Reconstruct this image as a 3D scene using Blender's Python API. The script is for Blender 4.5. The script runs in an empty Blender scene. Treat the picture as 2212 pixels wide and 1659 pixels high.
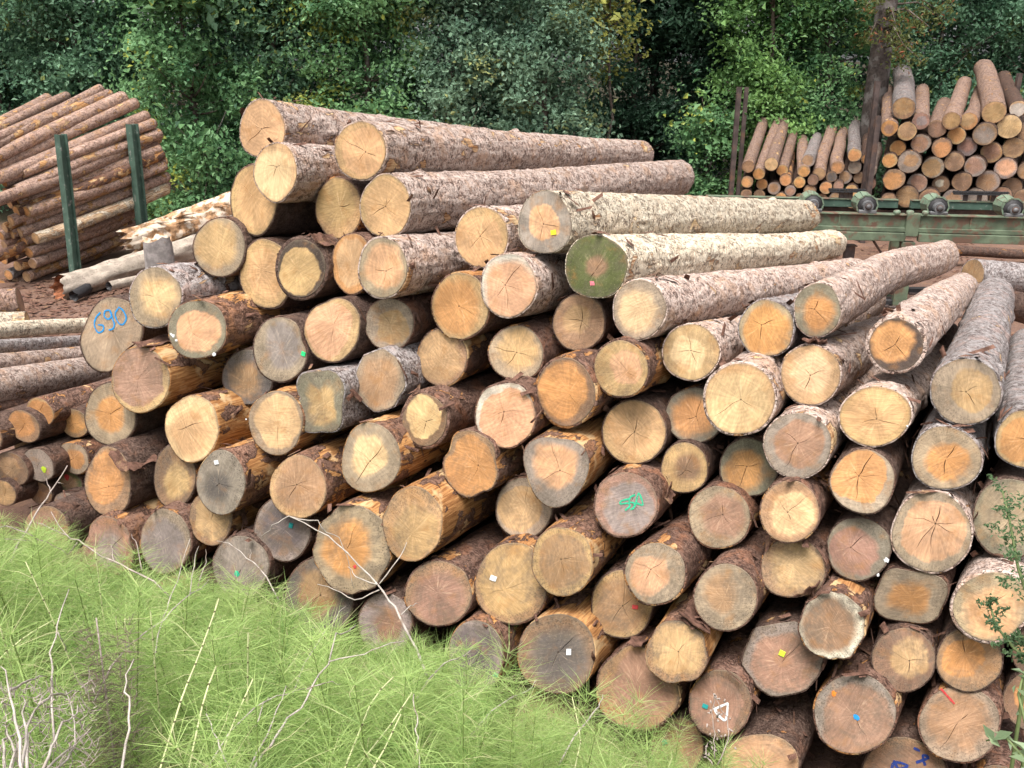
import bpy, math, random
import numpy as np
from mathutils import Vector, Matrix

scene = bpy.context.scene
col = scene.collection

# ---------------------------------------------------------------- camera, sky, sun, exposure
PITCH = math.radians(20)
EYE = np.array([0.0, 0.0, 3.5])
cam_data = bpy.data.cameras.new('camera')
cam_data.lens = 32.47
cam_data.sensor_width = 36
cam_data.clip_start = 0.05
cam_data.clip_end = 600
camera = bpy.data.objects.new('camera', cam_data)
camera.location = EYE
camera.rotation_euler = (math.pi / 2 - PITCH, 0, 0)
col.objects.link(camera)
scene.camera = camera

SUN_ELEV, SUN_AZ = math.radians(68), math.radians(205)      # azimuth clockwise from +y (ahead)
world = bpy.data.worlds.new('World')
scene.world = world
world.use_nodes = True
wn = world.node_tree
wn.nodes.clear()
w_out = wn.nodes.new('ShaderNodeOutputWorld')
w_bg = wn.nodes.new('ShaderNodeBackground')
w_sky = wn.nodes.new('ShaderNodeTexSky')
w_sky.sky_type = 'NISHITA'
w_sky.sun_disc = False
w_sky.sun_elevation = SUN_ELEV
w_sky.sun_rotation = SUN_AZ
w_sky.air_density = 1.0
w_sky.dust_density = 3.0
w_hs = wn.nodes.new('ShaderNodeHueSaturation')
w_hs.inputs['Saturation'].default_value = 0.18            # thin cloud greys the blue
w_bg.inputs['Strength'].default_value = 0.07
wn.links.new(w_sky.outputs[0], w_hs.inputs['Color'])
wn.links.new(w_hs.outputs[0], w_bg.inputs[0])
wn.links.new(w_bg.outputs[0], w_out.inputs[0])

sun_data = bpy.data.lights.new('sun', 'SUN')
sun_data.energy = 1.5
sun_data.angle = math.radians(30)
sun_data.color = (1.0, 0.96, 0.90)
sun = bpy.data.objects.new('sun', sun_data)
sd = Vector((math.sin(SUN_AZ) * math.cos(SUN_ELEV), math.cos(SUN_AZ) * math.cos(SUN_ELEV), math.sin(SUN_ELEV)))
sun.rotation_euler = sd.to_track_quat('Z', 'Y').to_euler()
col.objects.link(sun)

scene.view_settings.view_transform = 'Standard'
scene.view_settings.look = 'None'
scene.view_settings.gamma = 1
scene.view_settings.use_curve_mapping = False
scene.view_settings.exposure = 1.85
scene.cycles.max_bounces = 4
scene.cycles.diffuse_bounces = 1
scene.cycles.glossy_bounces = 2
scene.cycles.transmission_bounces = 2
scene.cycles.use_adaptive_sampling = True
scene.cycles.adaptive_threshold = 0.02

# ---------------------------------------------------------------- small helpers
GROUND = -0.5
FPX = 1995.0
_f = np.array([0, math.cos(PITCH), -math.sin(PITCH)])
_u = np.array([0, math.sin(PITCH), math.cos(PITCH)])
_r = np.array([1.0, 0, 0])


def sight(u, v):
    return _f + _r * (u - 1106) / FPX - _u * (v - 829.5) / FPX


def at_y(u, v, y):
    """the point of the yard seen at measured spot (u, v) and y metres ahead"""
    d = sight(u, v)
    return EYE + d * (y / d[1])


def at_d(u, v, d):
    return EYE + sight(u, v) * d


def lerp(a, b, t):
    return a + (b - a) * t


def smooth(a, b, x):
    t = np.clip((x - a) / (b - a), 0, 1)
    return t * t * (3 - 2 * t)


_rs = np.random.RandomState(7)
_LAT = _rs.rand(64, 64, 64)


def vnoise(p):
    """value noise, p (...,3), returns -1..1"""
    i = np.floor(p).astype(int)
    f = p - i
    f = f * f * (3 - 2 * f)
    x0, y0, z0 = (i[..., 0] & 63), (i[..., 1] & 63), (i[..., 2] & 63)
    x1, y1, z1 = (x0 + 1) & 63, (y0 + 1) & 63, (z0 + 1) & 63
    fx, fy, fz = f[..., 0], f[..., 1], f[..., 2]
    c = lambda a, b, d: _LAT[a, b, d]
    r = lerp(lerp(lerp(c(x0, y0, z0), c(x1, y0, z0), fx), lerp(c(x0, y1, z0), c(x1, y1, z0), fx), fy),
             lerp(lerp(c(x0, y0, z1), c(x1, y0, z1), fx), lerp(c(x0, y1, z1), c(x1, y1, z1), fx), fy), fz)
    return r * 2 - 1


def fbm(p, o=3):
    s, a = 0, 1.0
    for k in range(o):
        s = s + a * vnoise(p * (2.03 ** k) + 11.3 * k)
        a *= .5
    return s / 1.6


def mesh_np(name, V, quads=None, tris=None, mats=(), qm=None, tm=None, smooth_shade=True):
    me = bpy.data.meshes.new(name)
    V = np.asarray(V, dtype=np.float32).reshape(-1, 3)
    loops, starts, tot, mi = [], [], [], []
    n = 0
    if quads is not None and len(quads):
        q = np.asarray(quads, dtype=np.int32).reshape(-1, 4)
        loops.append(q.ravel()); starts.append(np.arange(len(q)) * 4); n = q.size
        mi.append(np.zeros(len(q), np.int32) if qm is None else np.asarray(qm, np.int32))
    if tris is not None and len(tris):
        t = np.asarray(tris, dtype=np.int32).reshape(-1, 3)
        loops.append(t.ravel()); starts.append(n + np.arange(len(t)) * 3)
        mi.append(np.zeros(len(t), np.int32) if tm is None else np.asarray(tm, np.int32))
    loops = np.concatenate(loops); starts = np.concatenate(starts); mi = np.concatenate(mi)
    me.vertices.add(len(V)); me.vertices.foreach_set('co', V.ravel())
    me.loops.add(len(loops)); me.loops.foreach_set('vertex_index', loops)
    me.polygons.add(len(starts)); me.polygons.foreach_set('loop_start', starts.astype(np.int32))
    for m in mats:
        me.materials.append(m)
    me.polygons.foreach_set('material_index', mi)
    me.polygons.foreach_set('use_smooth', np.full(len(starts), smooth_shade))
    me.update(calc_edges=True)
    me.validate()
    return me


def add_attr(me, name, data, kind='FLOAT_VECTOR'):
    a = me.attributes.new(name, kind, 'POINT')
    a.data.foreach_set('vector' if kind == 'FLOAT_VECTOR' else 'value', np.asarray(data, np.float32).ravel())


def obj(name, me, parent=None):
    o = bpy.data.objects.new(name, me)
    col.objects.link(o)
    if parent is not None:
        o.parent = parent
    return o


def tag(o, label=None, cat=None, group=None, kind=None):
    if label: o['label'] = label
    if cat: o['category'] = cat
    if group: o['group'] = group
    if kind: o['kind'] = kind
    return o


def empty(name, loc=(0, 0, 0), mat=None):
    o = bpy.data.objects.new(name, None)
    o.empty_display_size = .1
    col.objects.link(o)
    if mat is not None:
        o.matrix_world = mat
    else:
        o.location = Vector([float(c) for c in loc])
    return o


class MB:
    """collects boxes, tubes and prisms into one mesh"""
    def __init__(self):
        self.V, self.Q, self.T = [], [], []

    def add(self, V, Q=(), T=()):
        b = len(self.V)
        self.V += [tuple(float(c) for c in v) for v in V]
        self.Q += [[b + i for i in q] for q in Q]
        self.T += [[b + i for i in t] for t in T]

    def box(self, c, s, R=None, bev=0.0):
        x, y, z = s[0] / 2, s[1] / 2, s[2] / 2
        if bev <= 0:
            P = [(-x, -y, -z), (x, -y, -z), (x, y, -z), (-x, y, -z), (-x, -y, z), (x, -y, z), (x, y, z), (-x, y, z)]
            Q = [(0, 3, 2, 1), (4, 5, 6, 7), (0, 1, 5, 4), (1, 2, 6, 5), (2, 3, 7, 6), (3, 0, 4, 7)]
        else:
            P, Q = [], []
            for (zz, k) in ((-z, bev), (-z + bev, 0), (z - bev, 0), (z, bev)):
                a, b = x - k, y - k
                c_ = bev * .5
                P += [(-a + c_, -b, zz), (a - c_, -b, zz), (a, -b + c_, zz), (a, b - c_, zz), (a - c_, b, zz), (-a + c_, b, zz), (-a, b - c_, zz), (-a, -b + c_, zz)]
            for r in range(3):
                for i in range(8):
                    j = (i + 1) % 8
                    Q.append((r * 8 + i, r * 8 + j, r * 8 + 8 + j, r * 8 + 8 + i))
            Q += [(7, 6, 1, 0), (6, 5, 2, 1), (5, 4, 3, 2), (24, 25, 30, 31), (25, 26, 29, 30), (26, 27, 28, 29)]
        if R is not None:
            P = [R @ Vector(p) for p in P]
        P = [(p[0] + c[0], p[1] + c[1], p[2] + c[2]) for p in P]
        self.add(P, Q)

    def tube(self, pts, rad, seg=6, cap=True):
        pts = [Vector([float(c) for c in p]) for p in pts]
        n = len(pts)
        if not hasattr(rad, '__len__'): rad = [rad] * n
        P, Q, T = [], [], []
        prev = None
        for i, p in enumerate(pts):
            d = (pts[min(i + 1, n - 1)] - pts[max(i - 1, 0)]).normalized()
            a = d.orthogonal().normalized() if prev is None else (prev - d * prev.dot(d)).normalized()
            prev = a
            b = d.cross(a)
            for k in range(seg):
                t = 2 * math.pi * k / seg
                P.append(p + (a * math.cos(t) + b * math.sin(t)) * rad[i])
        for i in range(n - 1):
            for k in range(seg):
                j = (k + 1) % seg
                Q.append((i * seg + k, i * seg + j, i * seg + seg + j, i * seg + seg + k))
        if cap:
            P.append(pts[0]); P.append(pts[-1])
            c0, c1 = len(P) - 2, len(P) - 1
            for k in range(seg):
                j = (k + 1) % seg
                T.append((c0, j, k)); T.append((c1, (n - 1) * seg + k, (n - 1) * seg + j))
        self.add(P, Q, T)

    def mesh(self, name, mat, smooth_shade=False):
        return mesh_np(name, self.V, self.Q, self.T, (mat,), smooth_shade=smooth_shade)

    def build(self, name, mat, parent=None, smooth_shade=False):
        return obj(name, self.mesh(name, mat, smooth_shade), parent)


# ---------------------------------------------------------------- materials
def new_mat(name):
    m = bpy.data.materials.new(name)
    m.use_nodes = True
    nt = m.node_tree
    nt.nodes.clear()
    out = nt.nodes.new('ShaderNodeOutputMaterial')
    return m, nt, out


class NT:
    def __init__(self, nt): self.nt = nt

    def n(self, t, **kw):
        nd = self.nt.nodes.new(t)
        for k, v in kw.items():
            setattr(nd, k, v)
        return nd

    def l(self, a, b): self.nt.links.new(a, b)

    def val(self, sock, v):
        if hasattr(v, 'is_output'): self.l(v, sock)
        else: sock.default_value = v

    def math(self, op, a, b=None, c=None, clamp=False):
        nd = self.n('ShaderNodeMath', operation=op, use_clamp=clamp)
        self.val(nd.inputs[0], a)
        if b is not None: self.val(nd.inputs[1], b)
        if c is not None: self.val(nd.inputs[2], c)
        return nd.outputs[0]

    def vmath(self, op, a, b=None):
        nd = self.n('ShaderNodeVectorMath', operation=op)
        self.val(nd.inputs[0], a)
        if b is not None: self.val(nd.inputs[1], b)
        return nd.outputs['Value'] if op in ('LENGTH', 'DOT_PRODUCT') else nd.outputs[0]

    def mix(self, f, a, b, mode='MIX'):
        nd = self.n('ShaderNodeMix', data_type='RGBA', blend_type=mode)
        self.val(nd.inputs[0], f)
        for s, v in ((nd.inputs[6], a), (nd.inputs[7], b)):
            if isinstance(v, tuple) and len(v) == 3: v = (*v, 1)
            self.val(s, v)
        return nd.outputs[2]

    def ramp(self, f, lo, hi, a=0.0, b=1.0):
        nd = self.n('ShaderNodeMapRange', interpolation_type='SMOOTHSTEP')
        self.val(nd.inputs[0], f); self.val(nd.inputs[1], lo); self.val(nd.inputs[2], hi)
        nd.inputs[3].default_value = a; nd.inputs[4].default_value = b
        return nd.outputs[0]

    def noise(self, vec, scale, detail=3, rough=.55, dist=0.0):
        nd = self.n('ShaderNodeTexNoise')
        self.val(nd.inputs['Vector'], vec)
        nd.inputs['Scale'].default_value = scale; nd.inputs['Detail'].default_value = detail
        nd.inputs['Roughness'].default_value = rough; nd.inputs['Distortion'].default_value = dist
        return nd.outputs[0]

    def scale(self, vec, s):
        nd = self.n('ShaderNodeMapping')
        self.val(nd.inputs['Vector'], vec)
        nd.inputs['Scale'].default_value = s
        return nd.outputs[0]

    def prop(self, name, sock='Fac'):
        nd = self.n('ShaderNodeAttribute', attribute_type='OBJECT', attribute_name=name)
        return nd.outputs[sock]

    def attr(self, name, sock='Vector'):
        nd = self.n('ShaderNodeAttribute', attribute_type='GEOMETRY', attribute_name=name)
        return nd.outputs[sock]

    def bsdf(self, color, rough, normal=None, out=None, spec=.3):
        b = self.n('ShaderNodeBsdfPrincipled')
        self.val(b.inputs['Base Color'], (*color, 1) if isinstance(color, tuple) and len(color) == 3 else color)
        self.val(b.inputs['Roughness'], rough)
        b.inputs['Specular IOR Level'].default_value = spec
        if normal is not None: self.l(normal, b.inputs['Normal'])
        if out is not None: self.l(b.outputs[0], out.inputs[0])
        return b

    def bump(self, h, strength=.5, dist=.01):
        b = self.n('ShaderNodeBump')
        b.inputs['Strength'].default_value = strength
        b.inputs['Distance'].default_value = dist
        self.l(h, b.inputs['Height'])
        return b.outputs[0]


def mat_cut():
    m, nt, out = new_mat('sawn wood end')
    N = NT(nt)
    disc = N.attr('disc')
    sep = N.n('ShaderNodeSeparateXYZ'); N.l(disc, sep.inputs[0])
    seed = N.prop('seed')
    hr = N.prop('heart_size')
    weather = N.prop('weather')
    flat = N.n('ShaderNodeCombineXYZ')
    N.l(sep.outputs[0], flat.inputs[0]); N.l(sep.outputs[1], flat.inputs[1]); N.l(seed, flat.inputs[2])
    p = flat.outputs[0]
    fl2 = N.n('ShaderNodeCombineXYZ'); N.l(sep.outputs[0], fl2.inputs[0]); N.l(sep.outputs[1], fl2.inputs[1])
    r0 = N.vmath('LENGTH', fl2.outputs[0])
    ang = N.math('ARCTAN2', sep.outputs[1], sep.outputs[0])
    n_lo = N.noise(p, 1.5, 2, .5)
    n_mid = N.noise(p, 5.0, 3, .6)
    n_hi = N.noise(p, 26, 3, .65)
    sh = N.n('ShaderNodeCombineXYZ')
    N.l(N.math('MULTIPLY', N.math('SINE', N.math('MULTIPLY', seed, 7.0)), .13), sh.inputs[0]); N.l(N.math('MULTIPLY', N.math('SINE', N.math('MULTIPLY', seed, 5.0)), .13), sh.inputs[1])
    r = N.math('MULTIPLY_ADD', N.math('SUBTRACT', n_lo, .5), .42, N.vmath('LENGTH', N.vmath('ADD', fl2.outputs[0], sh.outputs[0])))
    edge = N.math('MULTIPLY_ADD', N.math('SUBTRACT', n_mid, .5), .14, r)
    wid = N.math('MULTIPLY_ADD', N.math('SINE', N.math('MULTIPLY', seed, 11.0)), .075, .115)
    f = N.ramp(edge, N.math('SUBTRACT', hr, wid), N.math('ADD', hr, wid))
    c = N.mix(f, N.prop('heart', 'Color'), N.prop('rim', 'Color'))
    # broad sweeps where the saw left the face lighter or darker
    rot = N.n('ShaderNodeVectorRotate', rotation_type='Z_AXIS')
    N.l(p, rot.inputs['Vector']); N.l(N.math('MULTIPLY', seed, 1.7), rot.inputs['Angle'])
    st = N.noise(N.scale(rot.outputs[0], (.9, 9, 1)), 2.2, 3, .6)
    sweep = N.ramp(st, .28, .72, .88, 1.10)
    big = N.ramp(N.noise(N.vmath('ADD', p, (5.0, 2.0, 3.0)), 1.1, 1), .3, .7, .80, 1.16)
    k = N.math('MULTIPLY', sweep, big)
    # pale rays out of the pith
    av = N.n('ShaderNodeCombineXYZ')
    N.l(N.math('MULTIPLY', ang, 3.2), av.inputs[0]); N.l(N.math('MULTIPLY', r, .9), av.inputs[1]); N.l(seed, av.inputs[2])
    ray = N.noise(av.outputs[0], 1.9, 3, .7)
    k = N.math('MULTIPLY', k, N.ramp(ray, .30, .72, .86, 1.16))
    # growth rings, faint
    ring = N.math('SINE', N.math('MULTIPLY', N.math('MULTIPLY_ADD', n_mid, .05, r), 48.0))
    k = N.math('MULTIPLY', k, N.math('MULTIPLY_ADD', N.math('MULTIPLY', ring, N.ramp(n_lo, .35, .65)), .085, 1.0))
    kc = N.n('ShaderNodeCombineXYZ')
    for q in range(3): N.l(k, kc.inputs[q])
    c = N.mix(1.0, c, kc.outputs[0], 'MULTIPLY')
    c = N.mix(N.math('MULTIPLY', N.math('MULTIPLY', N.ramp(ray, .58, .74), N.ramp(r0, .85, .2)), .35), c, (.80, .60, .40))
    # orange bleeding
    bl = N.noise(N.vmath('ADD', p, (3.1, 8.2, 1.0)), 1.8, 3, .6)
    c = N.mix(N.math('MULTIPLY', N.ramp(bl, .50, .75), .45), c, (.36, .165, .05))
    # grey-brown weather stain, heavier towards the bark
    wr = N.math('MULTIPLY', weather, N.ramp(r0, .0, 1.0, .5, 1.25))
    c = N.mix(N.math('MULTIPLY', N.ramp(N.math('ADD', N.math('MULTIPLY', n_mid, .5), N.math('MULTIPLY', n_lo, .5)), .42, .66), wr), c, (.15, .12, .092))
    # mould speckle near the rim
    spm = N.math('MULTIPLY', N.ramp(n_hi, .52, .66), N.math('MULTIPLY', N.ramp(edge, .62, .98), N.math('MULTIPLY_ADD', weather, .9, .25)))
    c = N.mix(spm, c, (.055, .045, .035))
    c = N.mix(N.math('MULTIPLY', N.ramp(n_hi, .42, .30), .16), c, (.78, .62, .44))
    lim = N.ramp(N.math('MULTIPLY_ADD', N.math('SUBTRACT', n_mid, .5), .12, r0), .92, 1.0)
    c = N.mix(N.math('MULTIPLY', lim, .6), c, (.16, .125, .09))
    # split lines
    c = N.mix(N.ramp(sep.outputs[2], .25, .75), c, (.035, .020, .012))
    N.bsdf(c, .8, N.bump(N.math('ADD', st, N.math('MULTIPLY', n_hi, .5)), .35, .006), out, .25)
    return m


def mat_bark():
    m, nt, out = new_mat('bark')
    N = NT(nt)
    tc = N.n('ShaderNodeTexCoord')
    seed = N.prop('seed')
    off = N.n('ShaderNodeCombineXYZ'); N.l(seed, off.inputs[0]); N.l(N.math('MULTIPLY', seed, 3.7), off.inputs[2])
    p = N.vmath('ADD', tc.outputs['Object'], off.outputs[0])
    big = N.noise(p, 6.5, 3, .6, .4)
    mid = N.noise(N.scale(p, (1, 1, .6)), 24, 3, .65, .3)
    fine = N.noise(p, 75, 3, .65)
    c = N.mix(N.ramp(mid, .34, .64), N.prop('bark_b', 'Color'), N.prop('bark_a', 'Color'))
    c = N.mix(N.math('MULTIPLY', N.ramp(fine, .40, .72), .55), c, N.prop('bark_c', 'Color'))
    c = N.mix(N.math('MULTIPLY', N.ramp(big, .50, .66), .6), c, N.prop('bark_d', 'Color'), 'MIX')
    # short crooked cracks across the grain: broken contour lines of a stretched noise
    cr = N.noise(N.scale(p, (15, 15, 34)), 1.0, 3, .55, 1.4)
    line = N.ramp(N.math('ABSOLUTE', N.math('SUBTRACT', cr, .5)), .050, .008)
    lm = N.math('MULTIPLY', line, N.ramp(N.math('ADD', mid, N.math('MULTIPLY', big, .4)), .66, .80, 1.0, .0))
    c = N.mix(N.math('MULTIPLY', lm, .85), c, (.06, .034, .027))
    pit = N.ramp(fine, .36, .26)
    c = N.mix(N.math('MULTIPLY', pit, .5), c, N.mix(.75, N.prop('bark_b', 'Color'), (.05, .03, .024)))
    # bare wood where the bark came off
    strip = N.prop('strip')
    tear = N.math('ADD', N.noise(N.scale(p, (1, 1, .6)), 6.0, 5, .62, .5), strip)
    sm = N.ramp(tear, .695, .715)
    grain = N.noise(N.scale(p, (1, 1, .06)), 80, 3, .6)
    wood = N.mix(N.ramp(grain, .32, .66), N.prop('wood', 'Color'), (.24, .10, .035))
    wood = N.mix(N.math('MULTIPLY', N.ramp(grain, .64, .76), .8), wood, (.07, .03, .015))
    wood = N.mix(N.math('MULTIPLY', N.ramp(big, .50, .66), .7), wood, (.66, .48, .27))
    c = N.mix(sm, c, wood)
    rim = N.math('MULTIPLY', N.ramp(tear, .665, .695), N.math('SUBTRACT', 1.0, sm))
    c = N.mix(N.math('MULTIPLY', rim, .65), c, (.085, .048, .035))
    h = N.math('SUBTRACT', N.math('MULTIPLY', mid, 1.6), N.math('MULTIPLY', line, .5))
    h = N.math('MULTIPLY', h, N.math('SUBTRACT', 1.0, N.math('MULTIPLY', sm, .9)))
    h = N.math('ADD', h, N.math('MULTIPLY', fine, .5))
    N.bsdf(c, .78, N.bump(h, 1.0, .012), out, .2)
    return m


def mat_plain(name, color, rough=.6, var=.25, scale=8.0, bump=.2, spec=.3, dirt=None, dscale=3.0, dlo=.5, dhi=.7, metallic=0.0):
    m, nt, out = new_mat(name)
    N = NT(nt)
    tc = N.n('ShaderNodeTexCoord')
    info = N.n('ShaderNodeObjectInfo')
    p = N.vmath('ADD', tc.outputs['Object'], info.outputs['Location'])
    n1 = N.noise(p, scale, 4, .6)
    d = tuple(x * (1 - var) for x in color); e = tuple(min(1, x * (1 + var)) for x in color)
    c = N.mix(N.ramp(n1, .3, .7), d, e)
    if dirt:
        c = N.mix(N.ramp(N.noise(p, dscale, 5, .65), dlo, dhi), c, dirt)
    b = N.bsdf(c, rough, N.bump(N.noise(p, scale * 5, 3), bump, .01), out, spec)
    b.inputs['Metallic'].default_value = metallic
    return m


def mat_leaf(name, dark, light, odd=None, trans=.35, yellow=.0):
    m, nt, out = new_mat(name)
    N = NT(nt)
    t = N.attr('tint', 'Fac')
    c = N.mix(t, dark, light)
    if odd:
        c = N.mix(N.ramp(t, .90, .96), c, odd)
    b = N.bsdf(c, .5, None, None, .35)
    tr = N.n('ShaderNodeBsdfTranslucent'); N.l(N.mix(.6, c, light), tr.inputs[0])
    mx = N.n('ShaderNodeMixShader'); mx.inputs[0].default_value = trans
    N.l(b.outputs[0], mx.inputs[1]); N.l(tr.outputs[0], mx.inputs[2]); N.l(mx.outputs[0], out.inputs[0])
    return m


def mat_ground():
    m, nt, out = new_mat('bark-strewn earth')
    N = NT(nt)
    g = N.n('ShaderNodeNewGeometry')
    p = g.outputs['Position']
    sep = N.n('ShaderNodeSeparateXYZ'); N.l(p, sep.inputs[0])
    a = N.noise(p, .6, 5, .6); b = N.noise(p, 7, 5, .65); d = N.noise(p, 45, 4, .7)
    c = N.mix(N.ramp(a, .3, .7), (.13, .075, .055), (.20, .125, .10))
    c = N.mix(N.math('MULTIPLY', N.ramp(b, .45, .7), .6), c, (.28, .16, .10))
    c = N.mix(N.math('MULTIPLY', N.ramp(d, .55, .7), .7), c, (.33, .20, .12))
    c = N.mix(N.math('MULTIPLY', N.ramp(d, .45, .3), .6), c, (.05, .03, .022))
    # the bank in front carries dry litter and moss instead of bark
    bank = N.ramp(sep.outputs[2], -.35, .1)
    lit = N.mix(N.ramp(b, .35, .65), (.06, .075, .025), (.17, .13, .07))
    lit = N.mix(N.math('MULTIPLY', N.ramp(d, .5, .7), .6), lit, (.32, .27, .17))
    c = N.mix(bank, c, lit)
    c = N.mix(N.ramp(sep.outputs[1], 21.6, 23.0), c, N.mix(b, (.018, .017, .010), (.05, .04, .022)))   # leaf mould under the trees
    h = N.math('ADD', N.math('MULTIPLY', b, .6), d)
    N.bsdf(c, .95, N.bump(h, .7, .03), out, .15)
    return m


M_CUT, M_BARK, M_GROUND = mat_cut(), mat_bark(), mat_ground()
def mat_paint(name, color):
    m, nt, out = new_mat(name)
    N = NT(nt)
    tc = N.n('ShaderNodeTexCoord')
    p = tc.outputs['Object']
    n1 = N.noise(p, 55, 4, .7)
    b = N.bsdf(N.mix(N.ramp(n1, .35, .7), tuple(x * .75 for x in color), color), .75, None, None, .2)
    tr = N.n('ShaderNodeBsdfTransparent')
    mx = N.n('ShaderNodeMixShader')
    N.l(N.ramp(N.noise(p, 130, 3, .7), .30, .44), mx.inputs[0])
    N.l(tr.outputs[0], mx.inputs[1]); N.l(b.outputs[0], mx.inputs[2]); N.l(mx.outputs[0], out.inputs[0])
    return m


PAINT = {}
for nm, c in dict(blue=(.03, .30, .68), green=(.05, .50, .28), bright_green=(.03, .62, .20), white=(.80, .80, .80), red=(.62, .07, .07),
                  navy=(.03, .06, .26), yellow=(.75, .72, .04), teal=(.02, .26, .25), lime=(.55, .72, .05), pink=(.75, .22, .26), orange=(.85, .25, .04)).items():
    PAINT[nm] = mat_plain('tag ' + nm, c, .6, .18, 40, .1, .3)
    PAINT[nm, 'worn'] = mat_paint('worn paint ' + nm, c)
M_GREEN = mat_plain('worn green steel', (.105, .135, .088), .65, .35, 3.5, .2, .3, (.13, .075, .052), 5.5, .46, .62)
M_GREEN_PALE = mat_plain('pale green roller paint', (.165, .225, .155), .55, .25, 9, .2, .35, (.13, .11, .08), 9, .48, .64)
M_POSTGREEN = mat_plain('dark green post paint', (.06, .105, .08), .6, .25, 5, .2, .35, (.25, .25, .23), 10, .58, .70)
M_RUST = mat_plain('rusty dark steel', (.075, .055, .05), .8, .35, 6, .3, .3, (.13, .07, .045), 3, .5, .7)
M_IRON = mat_plain('grey bearing iron', (.12, .12, .125), .55, .3, 12, .2, .5, (.05, .045, .04), 8, .5, .7)
M_BLACK = mat_plain('black chain steel', (.03, .028, .03), .6, .3, 20, .3, .4)
M_TRUNK = mat_plain('tree trunk bark', (.11, .085, .07), .9, .4, 12, .8, .2, (.22, .20, .19), 5, .5, .65)
M_TWIG = mat_plain('bleached dead twig', (.40, .35, .31), .8, .25, 30, .3, .2, (.25, .19, .15), 14, .55, .7)
M_TWIG_GREY = mat_plain('grey dead twig', (.34, .28, .25), .85, .3, 30, .3, .2)
M_CHIP = mat_plain('bark flake', (.14, .075, .055), .9, .45, 25, .8, .15, (.28, .17, .10), 12, .55, .7)
M_ROT = mat_plain('rotten orange wood', (.34, .20, .11), .9, .6, 9, 1.0, .15, (.60, .50, .40), 5, .46, .58)
M_SILVER = mat_plain('silvery weathered wood', (.40, .335, .275), .85, .3, 7, 1.0, .2, (.27, .215, .18), 14, .52, .66)
M_STUMP = mat_plain('grey split stump wood', (.26, .235, .225), .9, .3, 9, 1.0, .15, (.40, .24, .12), 6, .56, .66)
M_CHAR = mat_plain('black log end', (.022, .02, .022), .6, .3, 20, .4, .4)

# ---------------------------------------------------------------- the ground: yard and bank in one sheet
def ground_z(x, y):
    s = lerp(.30, .60, smooth(-1.6, 1.0, x))
    top = 1.9 - s * np.maximum(0, y - .3) + .10 * fbm(np.stack([x * .9, y * .9, x * 0], -1), 2)
    q = 4.6 - .39 * x - y
    z = GROUND + np.maximum(0, top - GROUND) * smooth(.15, 1.25, q)
    z = z + .03 * fbm(np.stack([x * .5, y * .5, x * 0 + 4], -1), 2) * smooth(8, 12, y)
    return z


def build_ground():
    ax = np.concatenate([np.linspace(-250, -16, 14), np.linspace(-14, 14, 113), np.linspace(16, 250, 14)])
    ay = np.concatenate([np.linspace(-120, -4, 10), np.linspace(-3, 8, 67), np.linspace(8.5, 40, 64), np.linspace(45, 300, 14)])
    X, Y = np.meshgrid(ax, ay)
    Z = ground_z(X, Y)
    nx, ny = len(ax), len(ay)
    i = np.arange(nx * ny).reshape(ny, nx)
    q = np.stack([i[:-1, :-1], i[:-1, 1:], i[1:, 1:], i[1:, :-1]], -1).reshape(-1, 4)
    o = obj('ground', mesh_np('ground', np.stack([X, Y, Z], -1), q, mats=(M_GROUND,)))
    tag(o, kind='structure')


build_ground()
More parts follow.
